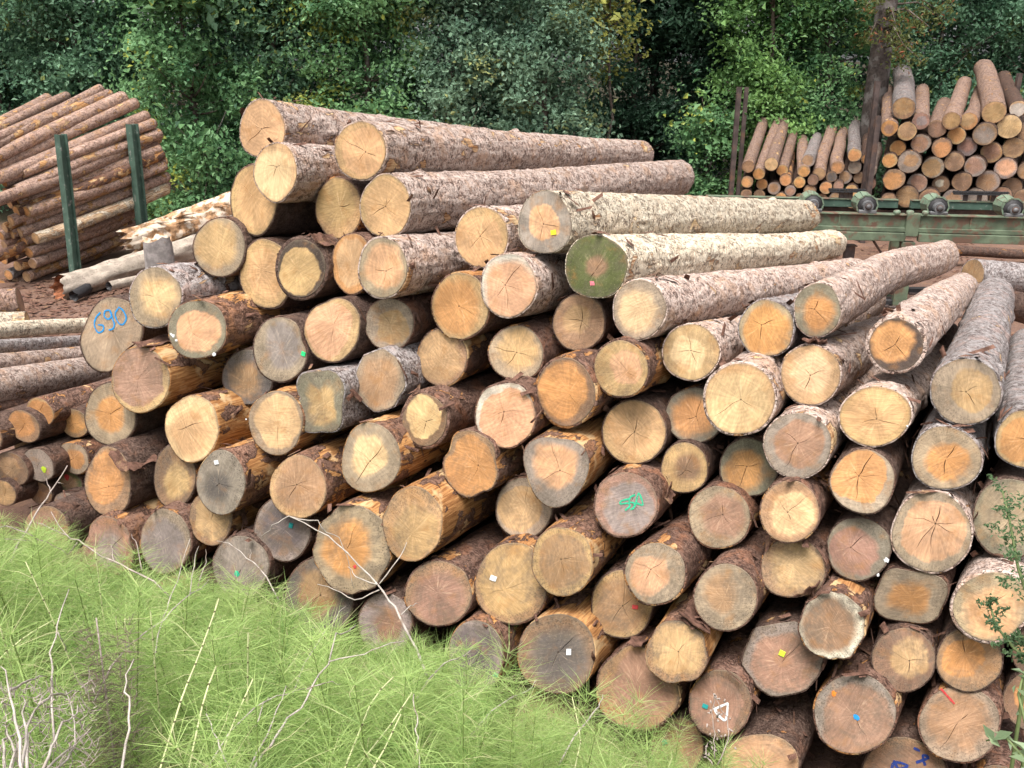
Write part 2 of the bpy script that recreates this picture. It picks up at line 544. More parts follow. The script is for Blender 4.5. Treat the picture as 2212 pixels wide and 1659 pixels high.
# ---------------------------------------------------------------- the big pile: measured log positions (metres)
# x, y, z of the near end, azimuth, slope, length, half-axes and turn of the section, lean of the saw cut, taper
LOGS = {
 'A': (-1.687, 6.446, 2.984, 31.0, -7.3, 4.000, 0.205, 0.194, -2.633, 0.073, -0.001, 0.846),
 'B': (-0.959, 5.985, 2.888, 32.1, -5.6, 4.300, 0.189, 0.181, -2.399, 0.207, 0.009, 0.788),
 'C': (-1.534, 6.096, 2.742, 31.2, -6.7, 4.262, 0.199, 0.185, -2.442, 0.000, 0.000, 0.763),
 'D': (-1.772, 6.385, 2.519, 30.0, -6.2, 4.330, 0.252, 0.220, 1.184, 0.000, 0.000, 0.831),
 'E': (-1.149, 6.143, 2.502, 33.4, -5.7, 4.580, 0.211, 0.196, 0.984, 0.070, 0.009, 0.815),
 'F': (-0.800, 5.858, 2.560, 34.0, -4.0, 4.500, 0.202, 0.189, 1.047, 0.137, 0.022, 0.894),
 'G': (-0.187, 5.621, 2.409, 32.6, -6.9, 4.536, 0.191, 0.186, 1.071, 0.114, 0.019, 0.793),
 'H': (0.190, 5.413, 2.534, 37.0, -7.3, 4.400, 0.187, 0.185, -2.989, 0.057, 0.007, 0.815),
 'I': (0.482, 5.223, 2.317, 36.3, -7.5, 4.400, 0.184, 0.182, 2.648, 0.261, 0.056, 0.725),
 'J': (0.718, 5.057, 2.107, 35.4, -8.1, 4.400, 0.177, 0.171, 1.216, 0.000, 0.000, 0.835),
 'K': (1.670, 4.890, 2.150, 33.1, -6.4, 4.400, 0.153, 0.130, 1.702, -0.000, 0.000, 1.000),
 'Lm': (2.022, 4.644, 2.029, 30.1, -8.3, 4.400, 0.157, 0.150, 1.729, 0.000, 0.000, 0.901),
 'M': (2.281, 4.354, 1.874, 28.9, -6.5, 4.400, 0.176, 0.165, 1.617, 0.000, 0.000, 0.989),
 'N': (2.539, 4.197, 1.679, 29.2, -9.3, 4.400, 0.152, 0.135, 1.626, 0.000, -0.000, 1.000),
 'O': (2.208, 4.289, 1.536, 29.7, -10.9, 4.400, 0.172, 0.164, 0.870, 0.000, 0.000, 1.000),
 'P': (1.883, 4.451, 1.702, 29.3, -11.4, 4.400, 0.183, 0.159, -2.650, 0.000, 0.000, 0.953),
 'Q': (1.613, 4.713, 1.837, 31.4, -9.8, 4.400, 0.170, 0.163, 1.386, -0.000, 0.000, 0.920),
 'R': (1.429, 4.988, 2.016, 27.0, -10.7, 4.400, 0.167, 0.156, 1.715, 0.000, 0.000, 0.989),
 'S': (1.012, 4.977, 1.880, 31.0, -8.4, 4.400, 0.166, 0.164, -2.867, 0.129, 0.069, 1.000),
 'T': (0.618, 4.962, 1.785, 29.7, -5.7, 4.059, 0.178, 0.167, 1.051, 0.037, 0.024, 0.836),
 'U': (0.401, 5.343, 1.948, 33.0, -4.6, 4.353, 0.176, 0.170, 0.933, 0.142, 0.065, 0.850),
 'V': (-0.022, 5.345, 2.175, 32.1, -6.6, 4.029, 0.199, 0.190, 0.892, 0.053, 0.015, 0.789),
 'W': (-0.320, 5.515, 2.002, 30.6, -4.6, 4.125, 0.230, 0.206, 0.933, 0.000, -0.000, 0.808),
 'X': (-0.793, 5.555, 2.233, 32.3, -6.2, 4.310, 0.206, 0.188, -2.361, -0.000, 0.000, 0.855),
 'Y': (-1.032, 5.857, 2.192, 33.5, -6.2, 4.576, 0.205, 0.177, 1.257, 0.000, -0.000, 0.830),
 'Z': (-1.387, 5.973, 2.135, 29.9, -6.2, 4.522, 0.218, 0.200, 1.061, 0.139, 0.029, 0.818),
 'AA': (-1.698, 6.253, 2.032, 32.3, -4.8, 4.185, 0.265, 0.232, 0.854, 0.074, 0.017, 0.812),
 'AB': (-2.047, 6.398, 2.186, 32.2, -4.9, 4.255, 0.221, 0.201, 0.962, 0.244, 0.045, 0.841),
 'AC': (-2.474, 6.220, 1.873, 29.1, -5.3, 4.437, 0.224, 0.200, 1.057, 0.246, 0.058, 0.816),
 'AD': (-2.925, 6.461, 1.549, 28.9, -4.1, 4.518, 0.311, 0.228, 0.996, 0.254, 0.074, 0.788),
 'AE': (-2.141, 6.030, 1.699, 31.8, -5.5, 4.386, 0.214, 0.202, -2.362, 0.332, 0.094, 0.798),
 'AF': (-2.598, 6.075, 1.318, 32.4, -3.2, 4.172, 0.253, 0.222, 0.956, 0.260, 0.094, 0.856),
 'AG': (-2.932, 6.264, 0.985, 31.3, -2.7, 4.515, 0.255, 0.210, 1.237, 0.262, 0.106, 0.797),
 'AH': (-2.213, 5.897, 1.025, 30.6, -4.2, 4.149, 0.242, 0.208, 1.268, 0.238, 0.106, 0.805),
 'AI': (-1.850, 6.091, 1.333, 29.0, -4.0, 4.023, 0.211, 0.192, 0.907, 0.219, 0.089, 0.838),
 'AJ': (-1.538, 5.843, 1.617, 29.7, -5.1, 4.275, 0.237, 0.211, 0.959, 0.140, 0.049, 0.791),
 'AK': (-1.161, 5.743, 1.772, 33.3, -5.7, 4.437, 0.228, 0.194, 0.938, 0.216, 0.069, 0.820),
 'AL': (-0.786, 5.689, 1.838, 29.5, -4.9, 4.567, 0.174, 0.166, 1.211, 0.246, 0.089, 0.806),
 'AM': (-0.445, 5.580, 1.649, 33.2, -4.3, 4.231, 0.200, 0.181, 1.112, 0.121, 0.053, 0.846),
 'AN': (0.025, 5.338, 1.756, 32.6, -5.7, 4.328, 0.172, 0.172, -3.119, 0.266, 0.120, 0.840),
 'AO': (-0.845, 5.548, 1.504, 32.4, -4.9, 4.245, 0.209, 0.184, 1.167, 0.129, 0.057, 0.766),
 'AP': (-1.246, 5.575, 1.348, 31.9, -5.2, 4.151, 0.243, 0.202, 1.110, 0.067, 0.030, 0.765),
 'AQ': (-1.564, 5.660, 1.167, 32.2, -3.7, 4.225, 0.225, 0.201, 1.132, 0.223, 0.106, 0.855),
 'AR': (-0.548, 5.364, 1.308, 29.2, -4.7, 4.069, 0.195, 0.170, 1.245, 0.110, 0.065, 0.821),
 'AS': (-0.042, 5.132, 1.433, 32.2, -4.7, 4.501, 0.210, 0.196, 1.080, 0.157, 0.097, 0.770),
 'AT': (0.314, 5.057, 1.609, 29.9, -5.5, 4.593, 0.225, 0.196, 1.241, 0.000, 0.000, 0.815),
 'AU': (0.714, 4.991, 1.384, 29.7, -3.8, 4.470, 0.194, 0.191, 1.488, 0.175, 0.170, 0.823),
 'AV': (1.058, 4.973, 1.497, 32.1, -4.8, 4.068, 0.171, 0.166, -2.873, 0.164, 0.150, 0.857),
 'AW': (1.239, 4.702, 1.701, 29.9, -5.2, 4.010, 0.202, 0.202, -2.401, 0.125, 0.134, 0.849),
 'AX': (1.526, 4.531, 1.502, 33.1, -3.7, 4.181, 0.183, 0.177, 1.458, 0.118, 0.167, 0.785),
 'AY': (1.836, 4.372, 1.365, 29.8, -4.5, 4.297, 0.174, 0.162, 1.454, 0.056, 0.172, 0.783),
 'AZ': (1.484, 4.410, 1.168, 30.2, -3.7, 4.405, 0.173, 0.156, 1.553, 0.092, 0.201, 0.764),
 'BA': (1.339, 4.752, 1.267, 29.6, -3.9, 4.494, 0.170, 0.164, 1.395, 0.111, 0.180, 0.763),
 'BB': (0.998, 4.865, 1.211, 30.8, -4.3, 4.508, 0.156, 0.141, 1.392, 0.092, 0.108, 0.816),
 'BC': (0.255, 4.912, 1.177, 29.4, -3.9, 4.252, 0.223, 0.194, 1.442, 0.125, 0.115, 0.796),
 'BD': (0.654, 4.763, 1.027, 30.9, -4.2, 4.056, 0.194, 0.188, 1.472, 0.181, 0.206, 0.857),
 'BE': (-0.253, 5.151, 1.101, 31.9, -4.4, 4.591, 0.230, 0.189, 1.240, 0.053, 0.037, 0.793),
 'BF': (-0.896, 5.331, 1.060, 30.6, -4.1, 4.052, 0.243, 0.209, 1.156, 0.123, 0.075, 0.783),
 'BG': (-1.385, 5.392, 0.824, 31.0, -4.2, 4.219, 0.209, 0.193, 1.465, 0.280, 0.168, 0.805),
 'BH': (-1.952, 5.592, 0.760, 32.8, -4.1, 4.554, 0.241, 0.196, 1.150, 0.154, 0.081, 0.776),
 'BI': (-2.401, 5.949, 0.632, 30.1, -2.7, 4.181, 0.250, 0.182, 1.298, 0.155, 0.082, 0.779),
 'BJ': (-2.914, 6.021, 0.553, 32.9, -2.9, 4.495, 0.287, 0.212, 1.209, 0.171, 0.083, 0.778),
 'BK': (-2.097, 5.719, 0.423, 32.7, -2.9, 4.020, 0.201, 0.171, 1.253, 0.236, 0.141, 0.809),
 'BL': (-2.452, 5.757, 0.218, 28.7, -2.3, 4.332, 0.250, 0.201, 1.359, 0.231, 0.147, 0.800),
 'BM': (-2.905, 5.824, 0.116, 31.5, -2.3, 4.227, 0.248, 0.204, 1.261, 0.255, 0.150, 0.817),
 'BN': (-1.541, 5.492, 0.464, 29.9, -3.4, 4.131, 0.237, 0.209, 1.214, 0.205, 0.141, 0.763),
 'BO': (-1.022, 5.174, 0.493, 30.3, -2.5, 4.093, 0.304, 0.263, 1.269, 0.186, 0.151, 0.773),
 'BP': (-0.613, 5.051, 0.744, 31.9, -3.6, 4.328, 0.244, 0.201, 1.444, 0.176, 0.138, 0.846),
 'BQ': (0.071, 5.091, 0.831, 31.4, -4.2, 4.156, 0.198, 0.182, 1.456, 0.190, 0.172, 0.764),
 'BR': (-1.844, 5.472, 0.184, 30.3, -1.7, 4.178, 0.223, 0.204, 1.482, 0.292, 0.215, 0.841),
 'BS': (-1.285, 5.306, 0.054, 31.4, -1.3, 4.556, 0.280, 0.242, 1.561, 0.266, 0.231, 0.847),
 'BT': (-0.456, 4.929, 0.326, 32.7, -3.1, 4.111, 0.215, 0.202, -3.117, 0.281, 0.273, 0.799),
 'BU': (-0.819, 5.072, 0.005, 31.2, -2.3, 4.064, 0.209, 0.187, 1.527, 0.235, 0.235, 0.828),
 'BV': (-0.003, 4.870, 0.436, 31.1, -2.5, 4.386, 0.248, 0.233, 1.742, 0.234, 0.268, 0.814),
 'BW': (0.291, 4.694, 0.693, 32.8, -3.5, 4.121, 0.206, 0.186, 1.465, 0.178, 0.197, 0.838),
 'BX': (0.805, 4.516, 0.722, 32.9, -2.3, 4.341, 0.182, 0.175, 1.342, 0.175, 0.255, 0.767),
 'BY': (1.173, 4.662, 1.000, 30.2, -4.3, 4.186, 0.183, 0.176, 1.334, 0.126, 0.204, 0.842),
 'BZ': (1.174, 4.374, 0.660, 32.3, -3.8, 4.551, 0.186, 0.174, 1.340, 0.131, 0.248, 0.824),
 'CA': (1.530, 4.390, 0.834, 32.5, -2.8, 4.029, 0.181, 0.163, -2.628, 0.103, 0.236, 0.828),
 'CB': (1.851, 4.338, 0.985, 31.0, -4.3, 4.300, 0.174, 0.163, 1.210, 0.062, 0.206, 0.807),
 'CC': (2.159, 4.210, 1.154, 29.8, -3.6, 4.313, 0.214, 0.192, 1.463, 0.022, 0.198, 0.830),
 'CD': (2.505, 4.141, 1.272, 33.2, -3.3, 4.213, 0.209, 0.169, 1.629, 0.016, 0.186, 0.794),
 'CE': (2.095, 4.190, 0.785, 31.6, -2.8, 4.165, 0.194, 0.160, 0.809, 0.000, 0.000, 0.824),
 'CF': (2.367, 3.916, 0.904, 31.8, -3.0, 4.154, 0.198, 0.168, 0.988, 0.004, 0.184, 0.828),
 'CG': (1.686, 4.137, 0.638, 29.7, -2.8, 4.028, 0.181, 0.165, 1.274, 0.057, 0.258, 0.797),
 'CH': (2.068, 4.090, 0.460, 30.0, -2.5, 4.372, 0.174, 0.155, 1.161, 0.024, 0.268, 0.811),
 'CI': (2.341, 3.964, 0.554, 29.3, -2.4, 4.122, 0.171, 0.150, 1.121, -0.010, 0.261, 0.781),
 'CJ': (1.489, 4.262, 0.341, 33.4, -3.4, 4.394, 0.220, 0.198, -2.458, 0.104, 0.275, 0.855),
 'CK': (0.915, 4.319, 0.339, 31.1, -1.8, 4.389, 0.176, 0.167, 1.180, 0.141, 0.295, 0.811),
 'CL': (0.647, 4.677, 0.415, 29.8, -3.5, 4.300, 0.206, 0.184, 1.636, 0.164, 0.262, 0.786),
 'CM': (0.263, 4.597, 0.126, 33.4, -1.4, 4.092, 0.235, 0.232, 1.208, 0.219, 0.310, 0.776),
 'CN': (-0.223, 4.713, 0.014, 30.0, -2.8, 4.121, 0.231, 0.175, 1.646, 0.187, 0.242, 0.793),
 'CO': (0.729, 4.436, 0.004, 30.6, -2.0, 4.532, 0.249, 0.234, -2.537, 0.153, 0.313, 0.839),
 'CP': (1.160, 4.234, 0.060, 30.0, -1.2, 4.364, 0.189, 0.171, 1.374, 0.106, 0.319, 0.826),
 'CQ': (1.825, 4.029, 0.161, 31.9, -2.4, 4.432, 0.224, 0.198, 0.919, 0.055, 0.298, 0.821),
 'CR': (2.304, 3.875, 0.224, 32.9, -1.9, 4.137, 0.209, 0.180, 1.046, 0.016, 0.293, 0.779),
 'CS': (1.358, 4.049, -0.207, 32.6, -1.2, 4.129, 0.212, 0.174, -2.614, 0.098, 0.343, 0.851),
 'CT': (2.101, 3.947, -0.176, 30.7, -2.4, 4.502, 0.234, 0.192, 0.857, 0.015, 0.253, 0.857),
 'CU': (0.966, 4.360, -0.346, 30.0, -1.4, 4.439, 0.168, 0.157, 1.194, 0.122, 0.340, 0.817),
 'CV': (2.644, 3.866, 0.374, 32.6, -3.6, 4.403, 0.153, 0.128, 1.292, -0.013, 0.260, 0.809),
 'CW': (2.656, 3.954, 0.604, 30.6, -2.3, 4.326, 0.122, 0.096, 1.512, -0.025, 0.250, 0.788),
 'CX': (2.476, 3.728, -0.092, 28.6, -2.7, 4.310, 0.154, 0.127, 1.133, -0.035, 0.310, 0.817),
 'DA': (-3.564, 6.254, 0.015, 30.0, -1.6, 4.359, 0.231, 0.193, 1.123, 0.265, 0.144, 0.828),
 'DB': (-3.196, 5.856, -0.223, 29.4, -1.3, 4.259, 0.240, 0.203, 1.125, 0.252, 0.162, 0.777),
 'DC': (-2.397, 5.657, -0.212, 32.5, -2.4, 4.089, 0.216, 0.206, 1.392, 0.323, 0.227, 0.783),
 'DD': (0.210, 4.601, -0.376, 32.8, -2.8, 4.050, 0.212, 0.173, -2.880, 0.209, 0.332, 0.793),
}
STROKES = [
 ('AD', 'painted_number', 'blue', 0.013, [(-0.077, 0.141), (-0.116, 0.098), (-0.129, 0.04), (-0.1, -0.009), (-0.06, 0.012), (-0.059, 0.046), (-0.101, 0.048)]),
 ('AD', 'painted_number', 'blue', 0.013, [(-0.002, 0.164), (-0.039, 0.155), (-0.047, 0.115), (-0.016, 0.097), (0.013, 0.126), (-0.002, 0.164), (0.021, 0.098), (0.033, 0.06), (0.019, 0.03), (-0.014, 0.018)]),
 ('AD', 'painted_number', 'blue', 0.013, [(0.067, 0.183), (0.041, 0.14), (0.064, 0.08), (0.101, 0.069), (0.129, 0.119), (0.103, 0.173), (0.067, 0.193)]),
 ('BD', 'painted_number', 'green', 0.011, [(0.016, 0.038), (-0.024, 0.019), (-0.027, 0.001), (0.016, 0.013), (0.027, -0.003), (0.005, -0.03)]),
 ('BD', 'painted_number', 'green', 0.011, [(0.047, 0.067), (0.023, 0.05), (0.02, 0.022), (0.05, 0.019), (0.05, -0.008), (0.034, -0.02)]),
 ('BD', 'painted_number', 'green', 0.011, [(0.058, 0.002), (0.065, 0.079), (0.099, 0.018), (0.058, 0.025)]),
 ('CP', 'painted_mark', 'white', 0.014, [(-0.025, -0.035), (0.035, 0.011), (0.044, 0.005), (0.046, -0.074), (-0.005, -0.05), (-0.022, -0.029), (0.016, -0.07)]),
 ('CR', 'painted_streak', 'red', 0.012, [(-0.115, 0.146), (-0.076, 0.119), (-0.038, 0.093)]),
 ('CT', 'painted_letter', 'navy', 0.016, [(-0.057, 0.065), (-0.024, 0.031), (0.014, 0.062), (-0.051, 0.055), (-0.056, -0.007)]),
 ('CT', 'painted_letter', 'navy', 0.016, [(0.026, 0.163), (0.058, 0.158)]),
 ('CT', 'painted_letter', 'navy', 0.016, [(0.05, 0.092), (0.103, 0.137), (0.076, 0.14), (0.096, 0.093)]),
]
TAGS = [
 ('H', 'yellow', (0.071, -0.046), 0.035, 0.027),
 ('AJ', 'bright_green', (0.182, -0.004), 0.031, 0.028),
 ('BH', 'white', (-0.033, 0.139), 0.034, 0.028),
 ('BN', 'teal', (0.066, 0.04), 0.028, 0.034),
 ('BV', 'white', (-0.112, 0.014), 0.039, 0.028),
 ('CL', 'red', (0.082, 0.003), 0.033, 0.022),
 ('CM', 'white', (0.072, 0.029), 0.027, 0.033),
 ('CP', 'teal', (-0.074, -0.03), 0.031, 0.021),
 ('CJ', 'lime', (-0.006, 0.029), 0.031, 0.028),
]
DOTS = [
 ('I', 'pink', (-0.006, -0.097), 0.016),
 ('BO', 'red', (0.034, -0.105), 0.013),
 ('CU', 'green', (-0.072, 0.004), 0.018),
 ('CN', 'green', (0.141, -0.077), 0.018),
 ('BR', 'green', (-0.019, -0.044), 0.020),
 ('CQ', 'orange', (-0.117, 0.073), 0.014),
 ('CQ', 'blue', (0.014, -0.012), 0.016),
 ('CB', 'white', (0.148, -0.024), 0.014),
 ('CB', 'white', (0.12, -0.11), 0.008),
 ('AE', 'white', (-0.165, -0.058), 0.012),
 ('AE', 'white', (0.13, -0.155), 0.014),
 ('AE', 'white', (-0.141, -0.087), 0.010),
 ('AE', 'white', (-0.178, -0.049), 0.010),
 ('P', 'white', (0.163, -0.02), 0.006),
 ('AQ', 'white', (-0.219, -0.007), 0.006),
]

WOOD = dict(t=(0.566, 0.343, 0.179), y=(0.667, 0.449, 0.242), o=(0.535, 0.265, 0.107), r=(0.333, 0.193, 0.136), b=(0.364, 0.222, 0.126), g=(0.293, 0.236, 0.204),
            d=(0.146, 0.121, 0.116), G=(0.106, 0.121, 0.044), w=(.57, .51, .41), k=(0.076, 0.053, 0.044), s=(0.364, 0.275, 0.189), p=(0.626, 0.352, 0.204), n=(0.242, 0.145, 0.092),
            q=(0.485, 0.314, 0.155), e=(0.232, 0.203, 0.145))
BARK = dict(p=((.56, .43, .37), (.42, .285, .23), (.73, .635, .575), (.62, .41, .24), .055, (.48, .295, .195)),
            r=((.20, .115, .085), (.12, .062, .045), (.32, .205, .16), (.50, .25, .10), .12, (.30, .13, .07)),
            s=((.24, .13, .09), (.15, .075, .05), (.34, .215, .16), (.54, .28, .11), .20, (.36, .17, .08)),
            w=((.72, .62, .48), (.60, .48, .35), (.80, .72, .60), (.70, .56, .40), .10, (.66, .52, .38)),
            d=((.13, .082, .064), (.078, .046, .036), (.22, .15, .12), (.36, .18, .075), .04, (.17, .085, .055)),
            m=((.45, .30, .235), (.31, .185, .14), (.58, .44, .375), (.60, .36, .17), .06, (.44, .25, .14)),
            g=((.38, .34, .33), (.24, .195, .185), (.54, .50, .49), (.56, .41, .27), .02, (.44, .31, .27)))
# heart colour, rim colour, heart size, bark, weathering, label
LOOK = {
 'A': 't t 1.2 p .1|topmost log at the upper left end of the big pile, tan end, flaky pink-grey bark',
 'B': 't q .84 p .15|long crest log with pale torn patch of bark behind its tan end',
 'C': 'y t .85 p .05|pale-ended log directly below the topmost left log, grey bark in its shade',
 'D': 't q .9 d .1|wide tan log end half hidden behind the pale-ended log near the top left',
 'E': 'q t .8 r .15|golden log end tucked under the long crest log, no bark showing',
 'F': 't q .93 p .1|second long log from the top, tan star-cracked end and scaly pink bark',
 'G': 't q .85 p .15|tan log end just left of the log with the yellow tag',
 'H': 'p g .55 w .35|long pale log with a yellow tag on its greyish end',
 'I': 'n G .35 w .3|long peeled cream log with a mossy green end',
 'J': 'y s .72 p .3|long scaly log with dark mottled ring round its pale end, beside the mossy one',
 'K': 'o e .66 p .1|flaky log pointing up right, small orange heart inside a wide grey-green ring',
 'Lm': 'o k .78 p .1|orange-brown log end inside a thick blackish ring, below the orange-hearted flaky log',
 'M': 'q s .62 g .35|thick grey-barked log at the right side, its big greyish end facing down',
 'N': 'o q .75 g .15|orange log end cut off by the right border, next to the thick grey-barked log',
 'O': 'o s .62 g .4|orange-grey log end directly under the thick grey-barked log',
 'P': 't q .8 p .1|wide oval tan log end with long cracks, below the blackish-ringed log',
 'Q': 'y q .68 p .15|yellowish log end with a branching crack, bark flap lying on top of it',
 'R': 'o s .85 g .15|flat orange log end with thin grey rim, left of the orange-hearted flaky log',
 'S': 'y q .6 p .2|bright yellow log end with star crack below the long mottled-ring log',
 'T': 'p q .62 r .25|log end with saw ridges in its pink-orange heart, left of the bright yellow end',
 'U': 'q b .5 d .3|brownish log end with pale star rays, just below the mossy green end',
 'V': 'p w .95 p .0|fresh salmon-coloured log end with white radiating rays and thin pale rim',
 'W': 'o q .82 r .15|large orange-tan log end notched at its bottom, left below the salmon one',
 'X': 'p s .78 p .1|pinkish log end with a speckled grey rim and grey bark running up right',
 'Y': 't o .8 r .05|plain orange log end squeezed left of the pinkish grey-rimmed one',
 'Z': 'q k .82 d .2|log end with a crumbled pit at its centre and dark bark ring',
 'AA': 't q .75 d .15|tall tan log end mostly behind the one with the crumbled pit',
 'AB': 'q s .78 d .15|tan log end with a darker border, uppermost on the far left slope',
 'AC': 'y s .68 g .25|pale yellow log end with a curved bark seam, above the blue-numbered one',
 'AD': 's s .9 d .25|large leaning grey-tan log end with the blue number 690',
 'AE': 'p e .72 s .3|orange log end with a wide dark mossy rim and white resin spots',
 'AF': 'r q .9 s .3|purplish-brown log end with long diagonal crack, below right of the blue number',
 'AG': 'o s .55 d .4|log end with small orange heart and broad grey rim at the far left',
 'AH': 't y .7 s .1|light tan log end with four pale rays, beside stripped orange bark',
 'AI': 'b d .6 d .7|dark stained log end in deep shade behind its neighbours, left middle',
 'AJ': 'g s .72 d .35|kidney-shaped grey log end with a green tag',
 'AK': 'p q .85 d .05|smooth egg-shaped salmon-tan log end, right of the kidney-shaped one',
 'AL': 'q s .65 r .35|roundish yellow-grey log end with faint vertical crack, below the pink grey-rimmed one',
 'AM': 'q b .9 r .2|plain brown-tan log end with frayed lower edge, right of the octagonal one',
 'AN': 'q s .75 r .3|yellow-tan log end with dark right rim, below the salmon-coloured one',
 'AO': 'b s .8 g .3|octagonal weathered log end with black saw notches round its edge',
 'AP': 'q e .6 g .55|hewn squarish log end with a dark waist and silvery resin',
 'AQ': 'y s .82 s .1|smooth pale cream log end with a grey right border, beside red stripped bark',
 'AR': 'y n .78 r .3|yellowish log end inside a dark bark ring with a split at the bottom',
 'AS': 'p w .92 r .1|round peach log end with a forked crack, middle of the pile',
 'AT': 'o n .85 r .15|tall orange-brown log end with a horizontal crack and dark bark border',
 'AU': 't q .92 d .15|big tan log end with star crack, under the one with saw ridges',
 'AV': 'o e .72 d .25|orange log end with olive rim, partly behind a broad yellow-tan end',
 'AW': 'y t .9 p .05|broad yellow-tan log end with two crossing cracks and pale inner bark on top',
 'AX': 'r g .72 p .35|log end with mauve-brown heart and wide grey rim',
 'AY': 'o s .85 d .15|orange log end with many star cracks and a grey rim, right of the mauve-hearted one',
 'AZ': 'y b .72 r .2|log end with bright sunburst centre and stained brown border',
 'BA': 'o e .7 d .35|orange-brown log end with dark grey rim, half behind the mauve-hearted one',
 'BB': 'n q .55 d .35|small log end with a dark ringed heart and a splinter sticking out',
 'BC': 'p g .62 s .35|rounded triangular log end with an orange gash and grey rim',
 'BD': 'g r .8 r .35|mauve-grey log end with green painted figures',
 'BE': 'o b .9 r .3|lumpy orange log end with twisted grain, left of the rounded triangular one',
 'BF': 'y s .58 s .15|log end with small cream heart inside a wide grey-brown ring',
 'BG': 'b q .9 s .25|brown log end with star crack and peeling orange bark on its right',
 'BH': 'd g .5 s .45|grey log end with a rotten core and a white tag',
 'BI': 'q n .6 d .35|tan log end with a dark crescent stain, left of the white-tagged grey one',
 'BJ': 'o b .75 d .2|tall orange-tan log end with double rings at the far left',
 'BK': 'q b .85 s .3|golden-brown log end under the white-tagged grey one',
 'BL': 'g s .82 r .3|tall oval grey log end standing over the horsetails',
 'BM': 'g r .6 s .4|broken grey log end with torn orange side, lowest at the left',
 'BN': 'd g .8 d .45|dark grey round log end with a teal tag',
 'BO': 'o s .62 s .45|very large rough log end with orange heart and ragged pale border',
 'BP': 'q t .75 s .3|yellow-brown log end with sawdust streaks beside bright orange stripped wood',
 'BQ': 'q s .75 d .35|olive-tan log end set back in shadow, left of the green-painted one',
 'BR': 'g g .9 d .4|pale grey log end with a green paint blot, behind the horsetail tops',
 'BS': 'b d .6 d .6|wide dim brown-grey log end below the very large rough one',
 'BT': 'r b .8 r .4|mauve-brown log end with a curved bark pocket',
 'BU': 'n g .55 d .5|dark stained log end with a black knot, low in the middle',
 'BV': 'q b .85 r .4|large brown log end with a white tag',
 'BW': 'b q .8 s .3|greyish-tan log end beside bright shredded orange wood',
 'BX': 'p s .66 r .25|peach-hearted log end in a frosted grey rim, low centre',
 'BY': 'r s .72 r .3|pinkish-brown log end with a forked crack, right of the green-painted one',
 'BZ': 'b s .55 r .35|olive-rimmed brown log end with soft concentric rings',
 'CA': 'q b .8 r .4|smooth olive-brown log end, right of the olive-rimmed ringed one',
 'CB': 'r e .78 d .3|mauve-brown log end with mossy dark rim and white spots',
 'CC': 'p s .78 p .4|large star-cracked peach log end with grey left rim at the right',
 'CD': 's e .8 d .4|big olive-grey log end behind the feathery leaves at the right border',
 'CE': 'o s .55 r .3|squarish log end with glowing orange heart',
 'CF': 'p s .75 p .35|large oval peach log end under a thick collar of bark at the right border',
 'CG': 'n w .84 r .5|brown log end inside a thick white torn bark ring',
 'CH': 'q n .62 d .45|ochre log end with dark star-shaped stain',
 'CI': 'o b .62 d .35|brown log end with an orange lower half, right of the star-stained one',
 'CJ': 'r g .85 d .35|broad angular grey-brown log end with a yellow-green tag',
 'CK': 'q b .85 s .45|rough speckled log end under a curled bark flap, lower middle',
 'CL': 'b q .8 d .35|brown log end with star crack and a red tag',
 'CM': 'd n .75 s .5|dark slate-coloured log end with a white tag and deep cracks',
 'CN': 'd g .85 s .4|silvery grey log end with a green paint dot',
 'CO': 'r b .75 r .25|very large angular pinkish-brown log end standing in the horsetails',
 'CP': 'r n .85 r .35|brown log end with a white painted triangle and teal tag',
 'CQ': 'r g .9 r .4|big mauve-grey log end with an orange and a blue paint dot',
 'CR': 'b s .8 r .35|big brownish-grey log end with a red paint streak, bottom right',
 'CS': 't q .9 d .3|dark-barked log at the bottom border with a torn pale wedge of wood',
 'CT': 'n b .9 d .5|brown log end with navy painted letters at the bottom border',
 'CU': 'b q .9 d .4|low log end with a green paint blot, behind the grass tips',
 'CV': 'o n .7 d .4|dark orange log end cut by the right border, low down',
 'CW': 'q n .7 d .3|small log end wedged at the right border under the oval peach one',
 'CX': 'r n .9 r .4|reddish log at the very bottom right corner behind broad leaves',
 'DA': 'r b .9 d .4|brown log end in shadow at the left border behind dead twigs',
 'DB': 'b n .9 d .5|log end buried in the horsetails at the lower left',
 'DC': 'b g .9 d .5|log end sunk behind the horsetails under the tall oval grey one',
 'DD': 'r n .9 r .5|reddish-brown log low behind the grass under the dark slate-coloured end',
}
SHAPE = dict(CG='rough', AO='oct', AJ='kidney', BC='tri', AP='hewn', CE='square', CO='poly', CJ='poly', BO='rough', BE='lumpy', AK='egg', W='notch', CK='lumpy', AD='egg2', BM='lumpy')
CRACKS = dict(AJ=0, AK=2, AP=0, CJ=1, CG=0, CE=2, BU=0, BZ=0, CA=0, AM=0, AO=0, BI=0, CS=0, Y=0, AI=0, Z=0, BR=2, CU=1, CI=1, CV=2, CW=1, AQ=1, AC=2, AL=1,
              V=5, AH=4, F=5, CC=7, AY=6, AU=5, AS=4, BX=4, CM=4, BG=5, G=5, CL=5, BF=4, S=4, CN=5, P=3, U=4, AE=2, AF=2, AT=1, T=2, D=1, E=1, AA=1, AB=0, BO=1, BP=1, BV=2, BT=0, CQ=1, CR=2, CO=2, CP=0, BK=1, BL=1, BN=0, BQ=1, J=0, I=2, O=2, M=3, N=2)
BENT = {}


